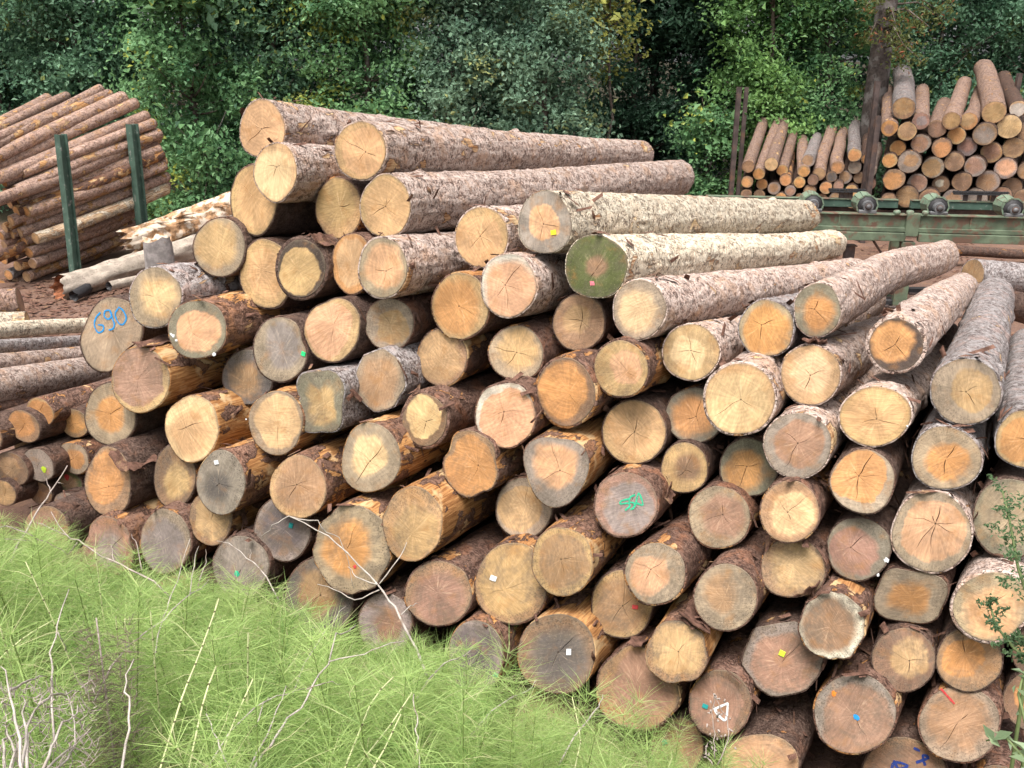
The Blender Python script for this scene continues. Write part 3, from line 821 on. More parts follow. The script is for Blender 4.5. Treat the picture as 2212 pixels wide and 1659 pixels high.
def shape_fn(kind, th, rs):
    f = 1 + sum(rs.normal(0, a) * np.cos(k * th + rs.uniform(0, 6.3)) for k, a in ((2, .012), (3, .016), (4, .010), (5, .008), (7, .006), (11, .004)))
    def poly(n, rot, sharp):
        w = 2 * np.pi / n
        a = ((th - rot + w / 2) % w) - w / 2
        return lerp(1.0, np.cos(w / 2 * .5) / np.cos(a), sharp)
    if kind == 'oct': f = f * poly(8, .3, .9)
    if kind == 'poly': f = f * poly(6, rs.uniform(0, 1), .55) * poly(9, 1, .3)
    if kind == 'square': f = f * (1 + .09 * np.cos(4 * (th - .78))) * (1 + .05 * np.cos(2 * th))
    if kind == 'tri': f = f * (1 + .075 * np.cos(3 * (th + np.pi / 2)) + .03 * np.cos(2 * th))
    if kind == 'kidney': f = f * (1 - .20 * np.exp(-((((th - .45) + np.pi) % (2 * np.pi)) - np.pi) ** 2 / .12))
    if kind == 'hewn': f = f * (1 + .10 * np.cos(4 * (th - .85))) * (1 - .16 * np.exp(-((((th - np.pi) + np.pi) % (2 * np.pi)) - np.pi) ** 2 / .03))
    if kind == 'rough': f = f * poly(7, .4, .5) * (1 + .02 * np.cos(9 * th + 1) + .012 * np.cos(17 * th))
    if kind == 'lumpy': f = f * (1 + .05 * np.cos(3 * th + 1) + .035 * np.cos(5 * th + 2) + .02 * np.cos(8 * th))
    if kind == 'egg': f = f * (1 + .05 * np.cos(th - 2.2) + .04 * np.cos(3 * (th - .9)))
    if kind == 'egg2': f = f * (1 + .06 * np.cos(th + 1.2) + .03 * np.cos(3 * th))
    if kind == 'notch': f = f * (1 - .12 * np.exp(-((((th + 1.75) + np.pi) % (2 * np.pi)) - np.pi) ** 2 / .006))
    return f


SEED = [0]


def make_log(root, L, p, q, phi, nx, ny, taper, heart, rim, heart_size, bark, weather, seg=36, rings=None, shape=None, cracks=5,
             detail=True, strip_add=0.0, rimw=None, bark_k=1.0, end=True, crack_w=.0021, hi=False):
    """bark and cut_end under root; root's local -z runs along the log, +z looks out of the near end"""
    SEED[0] += 1
    seed = SEED[0]
    rs = np.random.RandomState(seed * 13 + 5)
    nz = math.sqrt(max(.2, 1 - nx * nx - ny * ny))
    st = rs.get_state()

    def radius(th):
        rs.set_state(st)
        a = th - phi
        return p * q / np.sqrt((q * np.cos(a)) ** 2 + (p * np.sin(a)) ** 2) * shape_fn(shape, th, rs)

    def cut_z(x, y):
        return -(x * nx + y * ny) / nz

    if rings is None:
        rings = np.concatenate([[0, .012, .035, .07], np.arange(.12, 1.0, .06), np.linspace(1.05, L - .03, 18), [L]])
    th = np.linspace(0, 2 * np.pi, seg, endpoint=False)
    R0 = radius(th)
    if rimw is None:
        rimw = {'s': .018, 'w': .02}.get(bark, .04)
    bx, by = rs.normal(0, .028, 2)
    off = rs.uniform(0, 50, 3)
    knots = [(rs.uniform(.2, L), rs.uniform(0, 6.28), rs.uniform(.025, .05), rs.uniform(.06, .16)) for _ in range(9)]
    V = []
    S = np.asarray(rings, float)
    for s in S:
        k = lerp(1.0, taper, s / L)
        x = R0 * np.cos(th) * k; y = R0 * np.sin(th) * k
        if detail:
            P3 = np.stack([np.cos(th) * 1.5, np.sin(th) * 1.5, np.full_like(th, s * 2.2)], -1)
            d = 1 + .035 * fbm(P3 + off, 2) * min(1, s / .3)
            d = d + .045 * fbm(P3 * np.array([5, 5, 4.5]) + off, 3) * min(1, s / .02 + .15)
            if hi:      # lifted scales: stepped relief with ragged borders
                pn = fbm(P3 * np.array([7, 7, 6]) + off * 1.3, 3)
                d = d + (.020 * np.floor(pn * 3.2 + .5) / 3.2 + .020 * fbm(P3 * np.array([17, 17, 15]) + off, 2)) * min(1, s / .03)
            for (ks, ka, kr, kh) in knots:
                da = ((th - ka + np.pi) % (2 * np.pi)) - np.pi
                d = d + kh * np.exp(-((da * .18) ** 2 + (s - ks) ** 2) / (kr * kr))
        else:
            P3 = np.stack([np.cos(th) * 1.5, np.sin(th) * 1.5, np.full_like(th, s * 1.5)], -1)
            d = 1 + .06 * fbm(P3 * 1.6 + off, 2)
        if s >= L - 1e-6: d = d * .90
        x = x * d; y = y * d
        bend = math.sin(math.pi * s / L) + .5 * math.sin(2 * math.pi * s / L + seed) * math.sin(math.pi * s / L)
        z = -s + cut_z(R0 * np.cos(th), R0 * np.sin(th)) * max(0, 1 - s / 1.2)
        V.append(np.stack([x + bx * bend, y + by * bend, z], -1))
    # inner lip of the bark at the cut
    xi, yi = R0 * (1 - rimw) * np.cos(th), R0 * (1 - rimw) * np.sin(th)
    lip = np.stack([xi, yi, cut_z(xi, yi) - .002 + (.004 * fbm(np.stack([xi * 60, yi * 60, xi * 0 + seed], -1), 2))], -1)
    allV = np.concatenate([lip] + V)
    n = len(S) + 1
    i = np.arange(n * seg).reshape(n, seg)
    j = np.roll(i, -1, 1)
    Q = np.stack([i[:-1], i[1:], j[1:], j[:-1]], -1).reshape(-1, 4)
    allV = np.concatenate([allV, [[0, 0, -L]]])
    c = len(allV) - 1
    T = np.stack([i[-1], np.full(seg, c), j[-1]], -1)
    me = mesh_np('bark', allV, Q, T, (M_BARK, M_CUT), tm=np.ones(seg, int))
    b = obj('bark', me, root)
    ba, bb, bc, wd, sp, bd = BARK[bark]
    jt = rs.uniform(.85, 1.15)
    b['bark_a'] = [x * jt * bark_k for x in ba]; b['bark_b'] = [x * jt * bark_k for x in bb]; b['bark_c'] = [x * jt * bark_k for x in bc]; b['wood'] = list(wd); b['bark_d'] = [x * jt * bark_k for x in bd]
    b['strip'] = float(sp + strip_add + rs.uniform(-.04, .05)); b['seed'] = float(seed * 1.37 % 91)
    b['heart'] = list(WOOD[heart]); b['rim'] = list(WOOD[rim]); b['heart_size'] = .8; b['weather'] = .4
    if not end:
        return b, None
    # sawn end with recessed split lines
    base = np.linspace(0, 2 * np.pi, 30 if detail else 16, endpoint=False)
    th_l, kind = list(base), [0] * len(base)
    cr = []
    a0 = rs.uniform(0, 6.3)
    for k in range(cracks):
        a = (a0 + k * 2 * np.pi / max(1, cracks) + rs.normal(0, .28)) % (2 * np.pi)
        if any(abs(((a - c_[0] + np.pi) % (2 * np.pi)) - np.pi) < .24 for c_ in cr): continue
        ln = rs.uniform(.35, .95) if k % 3 == 0 else rs.uniform(.2, .62)
        cr.append((a, ln, rs.uniform(.6, 1.4)))
    keep = [t for t in th_l if all(abs(((t - c_[0] + np.pi) % (2 * np.pi)) - np.pi) > .10 for c_ in cr)]
    spokes = [(t, None, 0) for t in keep]
    for c_ in cr:
        spokes += [(c_[0] - .05, c_, -1), (c_[0], c_, 0), (c_[0] + .05, c_, 1)]
    spokes.sort(key=lambda s_: s_[0] % (2 * np.pi))
    fr = np.array([1, .985, .95, .88, .8, .7, .6, .5, .4, .3, .2, .12, .06]) if detail else np.array([1, .97, .75, .45, .2])
    ox, oy = rs.normal(0, .09, 2) * math.sqrt(p * q)
    k1, ph1, tw = rs.uniform(5, 9), rs.uniform(0, 6), rs.uniform(.02, .05)
    Rm = math.sqrt(p * q)
    PV, DV = [], []
    for f in fr:
        twist = tw * math.sin(k1 * f + ph1) * (1 - f) * 3
        for (t, c_, side) in spokes:
            t2 = t; rec = 0.0
            if c_ is not None:
                a, ln, wd_ = c_
                prof = max(0.0, 1 - (f / ln) ** 3)
                half = crack_w * wd_ * (.25 + .75 * prof) / max(.02, Rm * f)
                t2 = a + side * min(.12, half) + .04 * math.sin(13 * f + a * 7) * (1 - f)
                if side == 0: rec = prof
            t3 = t2 + twist
            R = radius(np.array([t3]))[0] * ((1 - rimw) + .006)
            x = lerp(ox, R * math.cos(t3), f); y = lerp(oy, R * math.sin(t3), f)
            z = cut_z(x, y) + .0025 - .012 * min(1, rec * 1.5) - (.006 if f > .99 else 0) 
            PV.append((x, y, z)); DV.append((f * math.cos(t3), f * math.sin(t3), min(1, rec * 2)))
    ns = len(spokes)
    PV.append((ox, oy, cut_z(ox, oy) + .0015)); DV.append((0, 0, .8 if len(cr) > 2 else 0))
    i = np.arange(len(fr) * ns).reshape(len(fr), ns); j = np.roll(i, -1, 1)
    Q = np.stack([i[:-1], j[:-1], j[1:], i[1:]], -1).reshape(-1, 4)
    T = np.stack([i[-1], j[-1], np.full(ns, len(PV) - 1)], -1)
    me = mesh_np('cut_end', np.array(PV), Q, T, (M_CUT,), smooth_shade=False)
    add_attr(me, 'disc', np.array(DV))
    e = obj('cut_end', me, root)
    jit = rs.uniform(.9, 1.1)
    tint = np.array([1, rs.uniform(.96, 1.04), rs.uniform(.92, 1.08)]) * jit
    e['heart'] = [float(x) for x in np.array(WOOD[heart]) * tint]; e['rim'] = [float(x) for x in np.array(WOOD[rim]) * tint]
    e['heart_size'] = float(heart_size); e['weather'] = float(weather); e['seed'] = float(seed * 2.19 % 97)
    return b, e


def log_frame(P0, az, tilt):
    az, tilt = math.radians(az), math.radians(tilt)
    a = Vector((math.sin(az) * math.cos(tilt), math.cos(az) * math.cos(tilt), math.sin(tilt)))
    e1 = a.cross(Vector((0, 0, 1))).normalized()
    e2 = e1.cross(a)
    m = Matrix((e1, e2, -a)).transposed().to_4x4()
    m.translation = Vector([float(c) for c in P0])
    return m


ROOTS = {}
FULL = ('A', 'B', 'C', 'F', 'G', 'H', 'I', 'J', 'K', 'Lm', 'M', 'N', 'X', 'S', 'R', 'Q', 'O', 'P')
for key, (x, y, z, az, tilt, L, p, q, phi, nx, ny, taper) in LOGS.items():
    spec, label = LOOK[key].split('|')
    he, ri, hs, bk, we = spec.split()
    if z < .8: we = min(.75, float(we) + .15)      # the low logs have lain longest
    root = empty('log', mat=log_frame((x, y, z), az, tilt))
    tag(root, label, 'log', 'sawlogs of the big pile')
    ROOTS[key] = root
    kw = {}
    if key in FULL:
        kw = dict(seg=92, hi=True, rings=np.concatenate([[0, .01, .025, .05], np.arange(.075, L - .06, .027), [L - .05, L - .02, L]]))
    kw['rimw'] = dict(Lm=.12, Z=.11, AR=.12, AT=.07, AE=.03, X=.05, CF=.08, BX=.06, BD=.05, C=.03, F=.03, AW=.06, T=.06).get(key)
    make_log(root, L, p, q, phi, nx, ny, taper, he, ri, float(hs), bk, float(we), shape=SHAPE.get(key), cracks=CRACKS.get(key, 3), bark_k=.84 if key == 'H' else 1.0, **kw)


def on_end(key, x, y, lift=.006):
    _, _, _, _, _, _, p, q, phi, nx, ny, _ = LOGS[key]
    nz = math.sqrt(1 - nx * nx - ny * ny)
    return Vector((x, y, -(x * nx + y * ny) / nz + lift))


for key, nm, c, wd, pts in STROKES:
    P = [Vector(pt) for pt in pts]
    # round the strokes with a Catmull-Rom pass
    fine = []
    for i in range(len(P) - 1):
        a, b, c2, d = P[max(0, i - 1)], P[i], P[i + 1], P[min(len(P) - 1, i + 2)]
        for s in range(5):
            t = s / 5
            fine.append(.5 * ((2 * b) + (c2 - a) * t + (2 * a - 5 * b + 4 * c2 - d) * t * t + (3 * b - a - 3 * c2 + d) * t ** 3))
    fine.append(P[-1])
    V, Q = [], []
    for i, pt in enumerate(fine):
        d = (fine[min(i + 1, len(fine) - 1)] - fine[max(0, i - 1)])
        d = d.normalized() if d.length > 1e-6 else Vector((1, 0))
        nrm = Vector((-d.y, d.x)) * wd * .47 * random.Random(i * 7 + 3).uniform(.75, 1.15)
        lift = .0055 + .0004 * (i % 2)
        V += [on_end(key, *(pt + nrm), lift), on_end(key, *(pt - nrm), lift)]
        if i: Q.append((2 * i - 2, 2 * i - 1, 2 * i + 1, 2 * i))
    obj(nm, mesh_np(nm, V, Q, mats=(PAINT[c, 'worn'],), smooth_shade=False), ROOTS[key])
for n_, (key, c, (x, y), w, h) in enumerate(TAGS):
    a = random.Random(n_).uniform(-.35, .35)
    V = []
    for lift in (.005, .009):
        for sx, sy in ((-1, -1), (1, -1), (1, 1), (-1, 1)):
            dx, dy = sx * w / 2, sy * h / 2
            V.append(on_end(key, x + dx * math.cos(a) - dy * math.sin(a), y + dx * math.sin(a) + dy * math.cos(a), lift))
    obj('tag', mesh_np('tag', V, [(4, 5, 6, 7), (0, 1, 5, 4), (1, 2, 6, 5), (2, 3, 7, 6), (3, 0, 4, 7)], mats=(PAINT[c],), smooth_shade=False), ROOTS[key])
for n_, (key, c, (x, y), r) in enumerate(DOTS):
    rr = random.Random(n_ + 50)
    V = [on_end(key, x, y, .0065)]
    for k in range(12):
        t = k * math.pi / 6; rad = r * rr.uniform(.65, 1.2)
        V.append(on_end(key, x + rad * math.cos(t), y + rad * math.sin(t), .005))
    obj('paint_dot', mesh_np('paint_dot', V, None, [(0, k + 1, (k + 1) % 12 + 1) for k in range(12)], mats=(PAINT[c, 'worn'],)), ROOTS[key])

# ---------------------------------------------------------------- loose bark curling off the logs
def bark_flap(key, s, ang, length, width, curl, seed):
    """a strip of bark lifting off log `key`, s metres from its end at angle ang round the section"""
    rs = np.random.RandomState(seed)
    _, _, _, _, _, L, p, q, phi, nx, ny, taper = LOGS[key]
    R = math.sqrt(p * q) * 1.02
    n, m = 12, 5
    V = []
    for i in range(n):
        t = i / (n - 1)
        for j in range(m):
            w = (j / (m - 1) - .5) * width * (1 - .25 * abs(t - .4)) * (1 + .18 * rs.uniform(-1, 1))
            lift = .6 * curl * (t ** 2) + .008 * rs.uniform(0, 1) + .010 * math.sin(9 * t + seed)
            a = ang + w / R
            r = R + .004 + lift + .012 * math.cos(j * 1.6)
            V.append((r * math.cos(a), r * math.sin(a), -(s + length * (1 - t)) ))
    V = np.array(V)
    Vt = V + np.array([0, 0, 0])
    Vb = V.copy(); rad = np.linalg.norm(V[:, :2], axis=1, keepdims=True); Vb[:, :2] *= (rad - .007) / rad
    AV = np.concatenate([Vt, Vb]); N_ = n * m
    Q = []
    for i in range(n - 1):
        for j in range(m - 1):
            a = i * m + j
            Q.append((a, a + 1, a + m + 1, a + m)); Q.append((N_ + a, N_ + a + m, N_ + a + m + 1, N_ + a + 1))
    for i in range(n - 1):
        for j in (0, m - 1):
            a = i * m + j
            Q.append((a, a + m, N_ + a + m, N_ + a))
    for j in range(m - 1):
        for i in (0, n - 1):
            a = i * m + j
            Q.append((a, N_ + a, N_ + a + 1, a + 1))
    obj('bark_flap', mesh_np('bark_flap', AV, Q, mats=(M_CHIP,), smooth_shade=False), ROOTS[key])


for n_, f in enumerate((('Q', -.03, 1.75, .16, .06, .04), ('Q', .0, 1.5, .12, .05, .03), ('CK', .02, 1.2, .30, .16, .05), ('BD', .05, .35, .35, .07, .06), ('CO', .0, 1.7, .28, .09, .05),
                        ('BJ', -.03, .9, .30, .20, .01), ('Z', .0, 1.0, .22, .12, .04), ('AF', .0, 1.5, .5, .14, .02), ('CG', -.02, 2.4, .3, .09, .07))):
    bark_flap(*f, seed=n_ + 3)

# scraps of bark and splinters caught between the logs of the pile
rs = np.random.RandomState(17)
SV, ST = [], []
for key, (x, y, z, az, tilt, L, p, q, phi, nx, ny, taper) in LOGS.items():
    Mx = log_frame((x, y, z), az, tilt)
    for k in range(9):
        a = rs.uniform(.1, 3.05); s_ = rs.uniform(.02, .75) ** 1.3
        R = math.sqrt(p * q) * 1.035
        ln, w = rs.uniform(.02, .075), rs.uniform(.006, .022)
        c = np.array([R * math.cos(a), R * math.sin(a), -s_])
        d = np.array([-math.sin(a) * rs.uniform(-1, 1), math.cos(a) * rs.uniform(-1, 1), rs.uniform(-1, 1)]); d /= np.linalg.norm(d)
        o_ = np.array([math.cos(a), math.sin(a), 0]); sd_ = np.cross(d, o_); sd_ /= np.linalg.norm(sd_)
        lift = o_ * rs.uniform(.0, .02)
        pts = [c - d * ln - sd_ * w, c - d * ln * .8 + sd_ * w * .8, c + d * ln * .9 + sd_ * w + lift, c + d * ln - sd_ * w * .6 + lift * 1.4, c + o_ * .012]
        b0 = len(SV)
        SV += [tuple(Mx @ Vector(pt)) for pt in pts]
        ST += [(b0, b0 + 1, b0 + 4), (b0 + 1, b0 + 2, b0 + 4), (b0 + 2, b0 + 3, b0 + 4), (b0 + 3, b0, b0 + 4)]
tag(obj('bark_scraps', mesh_np('bark_scraps', SV, None, ST, (M_CHIP,), smooth_shade=False)), 'small reddish bark scraps caught between the piled logs', 'litter', kind='stuff')

# ---------------------------------------------------------------- logs elsewhere in the yard
def yard_log(name, label, P0, P1, r0, r1, look, group, seg=20, detail=False, cut=(0, 0), cracks=0, cat='log', strip_add=0.0, bark_k=1.0, step=.22, asp=1.0, shape=None):
    he, ri, hs, bk, we = look.split()
    P0, P1 = np.asarray(P0, float), np.asarray(P1, float)
    d = P1 - P0; L = float(np.linalg.norm(d)); d /= L
    root = empty(name, mat=log_frame(P0, math.degrees(math.atan2(d[0], d[1])), math.degrees(math.asin(d[2]))))
    tag(root, label, cat, group)
    rings = np.concatenate([[0, .02, .08], np.arange(.08 + step, L - .06, step), [L - .04, L]])
    make_log(root, L, r0 * asp, r0 / asp, random.Random(SEED[0]).uniform(0, 3), cut[0], cut[1], r1 / r0, he, ri, float(hs), bk, float(we), seg=seg, rings=rings,
             detail=detail, cracks=cracks, strip_add=strip_add, bark_k=bark_k, shape=shape)
    return root


def dirv(az, tilt):
    az, tilt = math.radians(az), math.radians(tilt)
    return np.array([math.sin(az) * math.cos(tilt), math.cos(az) * math.cos(tilt), math.sin(tilt)])


# the thinner pile left behind the big one
SMALL = [  # u, v, height px, look, label
    (87, 890, 66, 'o q .9 r .1', 'orange oval end of a thin log, directly under the long side-on logs at left', 7.0),
    (52, 921, 77, 'o b .8 d .2', 'tan oval log end left of and below the upper orange thin one', 6.95),
    (160, 914, 69, 'o b .7 d .35', 'thin orange log end close to the big grey-rimmed end at the far left', 7.1),
    (82, 1005, 78, 'g g .9 d .25', 'thin pale grey log end with a lime paint blot', 6.9),
    (159, 990, 75, 'o s .6 r .3', 'thin log end with orange cross-shaped heart, right of the lime-dotted grey one', 7.0),
    (26, 1013, 80, 'b n .6 d .5', 'dark-hearted thin log end at the left border beside the lime-dotted one', 6.9),
    (8, 1065, 62, 'q b .9 d .3', 'thin golden log end at the left border, low down above the grass', 6.85),
    (88, 1066, 56, 'n b .9 d .5', 'thin shaded brown log end under the lime-dotted grey one', 7.0),
    (152, 1043, 56, 'b G .7 d .4', 'thin olive-rimmed log end with a red paint blot', 7.05),
    (145, 1093, 64, 'g s .9 d .4', 'thin narrow grey log end lowest beside the tall double-ringed one', 6.9),
    (52, 968, 46, 'b n .9 d .4', 'small brown log end squeezed between the left thin logs', 7.15),
    (-30, 940, 80, 'b n .9 d .4', 'thin log cut off by the left border above the dark-hearted end', 6.9),
    (120, 960, 50, 'n n .9 d .4', 'shaded thin log end deep between the lime-dotted and the orange ones', 7.3),
]
SROOT = []
for u, v, h, look, label, yy in SMALL:
    P0 = at_y(u, v, yy)
    dep = yy * math.cos(PITCH) + (3.5 - P0[2]) * math.sin(PITCH)
    r = .5 * h * dep / FPX
    rt = yard_log('thin_log', label, P0, P0 + dirv(29, -2.5) * 3.9, r, r * .85, look, 'thin logs of the left side pile', cut=(.28, .0), cracks=3, detail=True, step=.15, seg=28)
    SROOT.append(rt)
for idx, c, du, dv in ((3, 'lime', .055, -.03), (8, 'red', -.02, .05)):
    V = [(du, dv, .03)] + [(du + .022 * math.cos(k) * (1 + .3 * math.sin(3 * k)), dv + .03 * math.sin(k), .026) for k in np.arange(0, 6.28, .5236)]
    nxx = .28; nzz = math.sqrt(1 - nxx * nxx)
    V = [(x, y, -x * nxx / nzz + z - .02) for x, y, z in V]
    obj('paint_dot', mesh_np('paint_dot', V, None, [(0, k + 1, (k + 1) % 12 + 1) for k in range(12)], mats=(PAINT[c, 'worn'],)), SROOT[idx])
LONG = [  # v at left border, v at u=200, px diameter, look, label
    (718, 704, 38, 'y t .9 w .1', 'long slim peeled white log with dark specks, uppermost of the side-on logs at left', 8.6, -.02),
    (752, 738, 36, 'g b .9 g .2', 'long slim grey log under the white peeled one at the left border', 8.3, .0),
    (790, 768, 50, 'b b .9 p .2', 'long pinkish side-on log below the slim grey one at the left border', 8.0, .03),
    (838, 800, 84, 'b b .9 p .2', 'thickest of the long side-on logs at the left border, purplish bark', 7.5, .02),
    (880, 852, 50, 'b b .9 r .2', 'long log in shade beneath the thickest side-on one at the left', 7.35, .0),
]
for v0, v1, D, look, label, yy, sa in LONG:
    A = at_y(-30, v0 + (v0 - v1) * .15, yy - .25); B = at_y(200, v1, yy + 1.35)
    d = (B - A) / np.linalg.norm(B - A)
    dep = yy * .94 + (3.5 - A[2]) * .342
    r = .5 * D * dep / FPX
    yard_log('side_log', label, A - d * .6, A + d * 3.6, r, r * .86, look, 'long logs seen side-on at the left', detail=True, step=.08, seg=40, strip_add=sa)

# two short butts at the left border
P = at_y(44, 652, 12.6)
yard_log('butt_log', 'short thick reddish butt log lying at the left border below the pole stack', P, P + dirv(-108, 0) * 2.2, .20, .21, 'r b .9 m .2', 'butt logs on the ground at left', seg=32, detail=True, step=.1, strip_add=.02, cut=(.0, .1), bark_k=.85)
P = at_y(62, 700, 12.2)
yard_log('butt_log', 'pale peeled butt log lying below the reddish one at the left border', P, P + dirv(-108, 0) * 2.4, .17, .18, 'y b .9 w .2', 'butt logs on the ground at left', seg=32, detail=True, step=.1, strip_add=.08, cut=(.0, .1))

# fallen, silvered logs in front of the pole stack
A, B = at_y(130, 622, 15.2), at_y(440, 528, 17.6)
silver = empty('weathered_log', A)
tag(silver, 'long silvery weathered log with a crumbling red-brown end', 'log')


def rough_log(parent, name, A, B, r0, r1, mat, amp, seg=26, n=50, seed=0, jag=.12, capmat=None):
    A, B = np.asarray(A, float), np.asarray(B, float)
    org = np.array(parent.location)
    d = B - A; L = np.linalg.norm(d); d /= L
    e1 = np.cross(d, [0, 0, 1.]); e1 /= np.linalg.norm(e1); e2 = np.cross(e1, d)
    th = np.linspace(0, 2 * np.pi, seg, endpoint=False)
    V = []
    for i in range(n):
        s = i / (n - 1)
        P3 = np.stack([np.cos(th) * 2, np.sin(th) * 2, np.full_like(th, s * L * 1.6)], -1) + seed * 7.7
        R = lerp(r0, r1, s) * (1 + amp * fbm(P3, 3) + amp * .9 * fbm(P3 * np.array([4, 4, 1.2]), 3))
        endj = jag * vnoise(np.stack([np.cos(th) * 3, np.sin(th) * 3, th * 0 + seed], -1)) * (max(0, 1 - s * 8) - max(0, 1 - (1 - s) * 8))
        c = A + d * (s * L)
        V.append(c + np.outer(R * np.cos(th), e1) + np.outer(R * np.sin(th), e2) + np.outer(endj, d))
    V = np.concatenate(V)
    i = np.arange(n * seg).reshape(n, seg); j = np.roll(i, -1, 1)
    Q = np.stack([i[:-1], i[1:], j[1:], j[:-1]], -1).reshape(-1, 4)
    V = np.concatenate([V, [B + d * .0]])
    T = np.stack([i[-1], np.full(seg, len(V) - 1), j[-1]], -1)
    o = obj(name, mesh_np(name, V - org, Q, T, (mat,)), parent)
    # hollow, broken near end
    rings = []
    for k, (f, dep) in enumerate(((1, 0), (.8, .03), (.55, .12), (.3, .16), (.0001, .18))):
        endj = (jag * 1.0 * vnoise(np.stack([np.cos(th) * 3, np.sin(th) * 3, th * 0 + seed], -1))) * f
        R = np.linalg.norm(V[:seg] - A, axis=1) * f
        jitter = .03 * vnoise(np.stack([np.cos(th) * 5 * f, np.sin(th) * 5 * f, th * 0 + k * 3.3 + seed], -1)) * (k > 0)
        rings.append(A + np.outer(R * np.cos(th), e1) + np.outer(R * np.sin(th), e2) + np.outer(endj + dep * (r0 / .16) + jitter, d))
    rings[0] = V[:seg]
    W = np.concatenate(rings)
    i = np.arange(5 * seg).reshape(5, seg); j = np.roll(i, -1, 1)
    Q = np.stack([i[:-1], j[:-1], j[1:], i[1:]], -1).reshape(-1, 4)
    obj('broken_end', mesh_np('broken_end', W - org, Q, mats=(capmat or mat,)), parent)
    return o


M_REDROT = mat_plain('red-brown rotten core', (.26, .10, .05), .95, .5, 18, 1.0, .1, (.07, .04, .03), 8, .55, .68)
rough_log(silver, 'trunk', A, B, .20, .21, M_SILVER, .26, seed=1, capmat=M_REDROT)
A, B = at_y(235, 618, 15.25), at_y(345, 593, 16.2)
o = empty('slim_grey_log', A); tag(o, 'slim bleached log with a black end lying against the silvery weathered log', 'log')
rough_log(o, 'trunk', A, B, .075, .07, M_SILVER, .18, seed=2, jag=.01, capmat=M_CHAR)
A, B = at_y(288, 622, 15.1), at_y(420, 598, 16.2)
o = empty('slim_grey_log', A); tag(o, 'second slim black-ended log, just left of the pale yellow log end', 'log')
rough_log(o, 'trunk', A, B, .075, .07, M_SILVER, .18, seed=3, jag=.01, capmat=M_CHAR)
A, B = at_y(158, 640, 14.9), at_y(190, 622, 15.3)
o = empty('black_stub', A); tag(o, 'charred black stub under the crumbling end of the silvery log', 'log')
rough_log(o, 'trunk', A, B, .085, .09, M_CHAR, .12, seed=4, jag=.03, n=12)
A, B = at_y(285, 520, 17.0), at_y(500, 452, 18.2)
o = empty('rotten_log', A); tag(o, 'splintered rotten log with glowing orange wood behind the grey stump', 'log')
rough_log(o, 'trunk', A, B, .20, .30, M_ROT, .30, seed=5, jag=.25, n=70, seg=34)
for k in range(7):
    rr = random.Random(k + 90)
    m = MB()
    a = A + (B - A) * rr.uniform(.05, .95) + np.array([rr.uniform(-.1, .1), rr.uniform(-.25, .0), rr.uniform(.05, .28)])
    b = a + np.array([rr.uniform(.15, .5), rr.uniform(-.1, .1), rr.uniform(-.05, .15)])
    m.tube([a - A, (a + b) / 2 - A + np.array([0, 0, .03]), b - A], [.03, .035, .008], 5)
    m.build('splinter', M_ROT, o)
A = at_y(350, 588, 15.8)
o = empty('stump', (A[0], A[1], GROUND)); tag(o, 'upright grey split stump standing before the rotten orange log', 'stump')
m = MB()
n = 22
th = np.linspace(0, 2 * np.pi, n, endpoint=False)
top = at_y(350, 516, 15.8)[2] - GROUND
V = []
for s in np.linspace(0, 1, 10):
    R = .235 * (1.12 - .15 * s) * (1 + .10 * np.cos(3 * th + 1) + .06 * vnoise(np.stack([np.cos(th) * 4, np.sin(th) * 4, th * 0 + s], -1)))
    zz = s * top + (.09 * vnoise(np.stack([np.cos(th) * 3, np.sin(th) * 3, th * 0 + 3], -1)) if s == 1 else 0)
    V.append(np.stack([R * np.cos(th), R * np.sin(th), zz + th * 0], -1))
V = np.concatenate(V); i = np.arange(10 * n).reshape(10, n); j = np.roll(i, -1, 1)
obj('trunk', mesh_np('trunk', V, np.stack([i[:-1], j[:-1], j[1:], i[1:]], -1).reshape(-1, 4), mats=(M_STUMP,)), o)
V2 = np.concatenate([V[-n:], V[-n:] * np.array([.6, .6, 1]) - np.array([0, 0, .03]), [[0, 0, top - .06]]])
Q = [(k, (k + 1) % n, n + (k + 1) % n, n + k) for k in range(n)]; T = [(n + k, n + (k + 1) % n, 2 * n) for k in range(n)]
obj('cut_top', mesh_np('cut_top', V2, Q, T, (M_ROT,)), o)

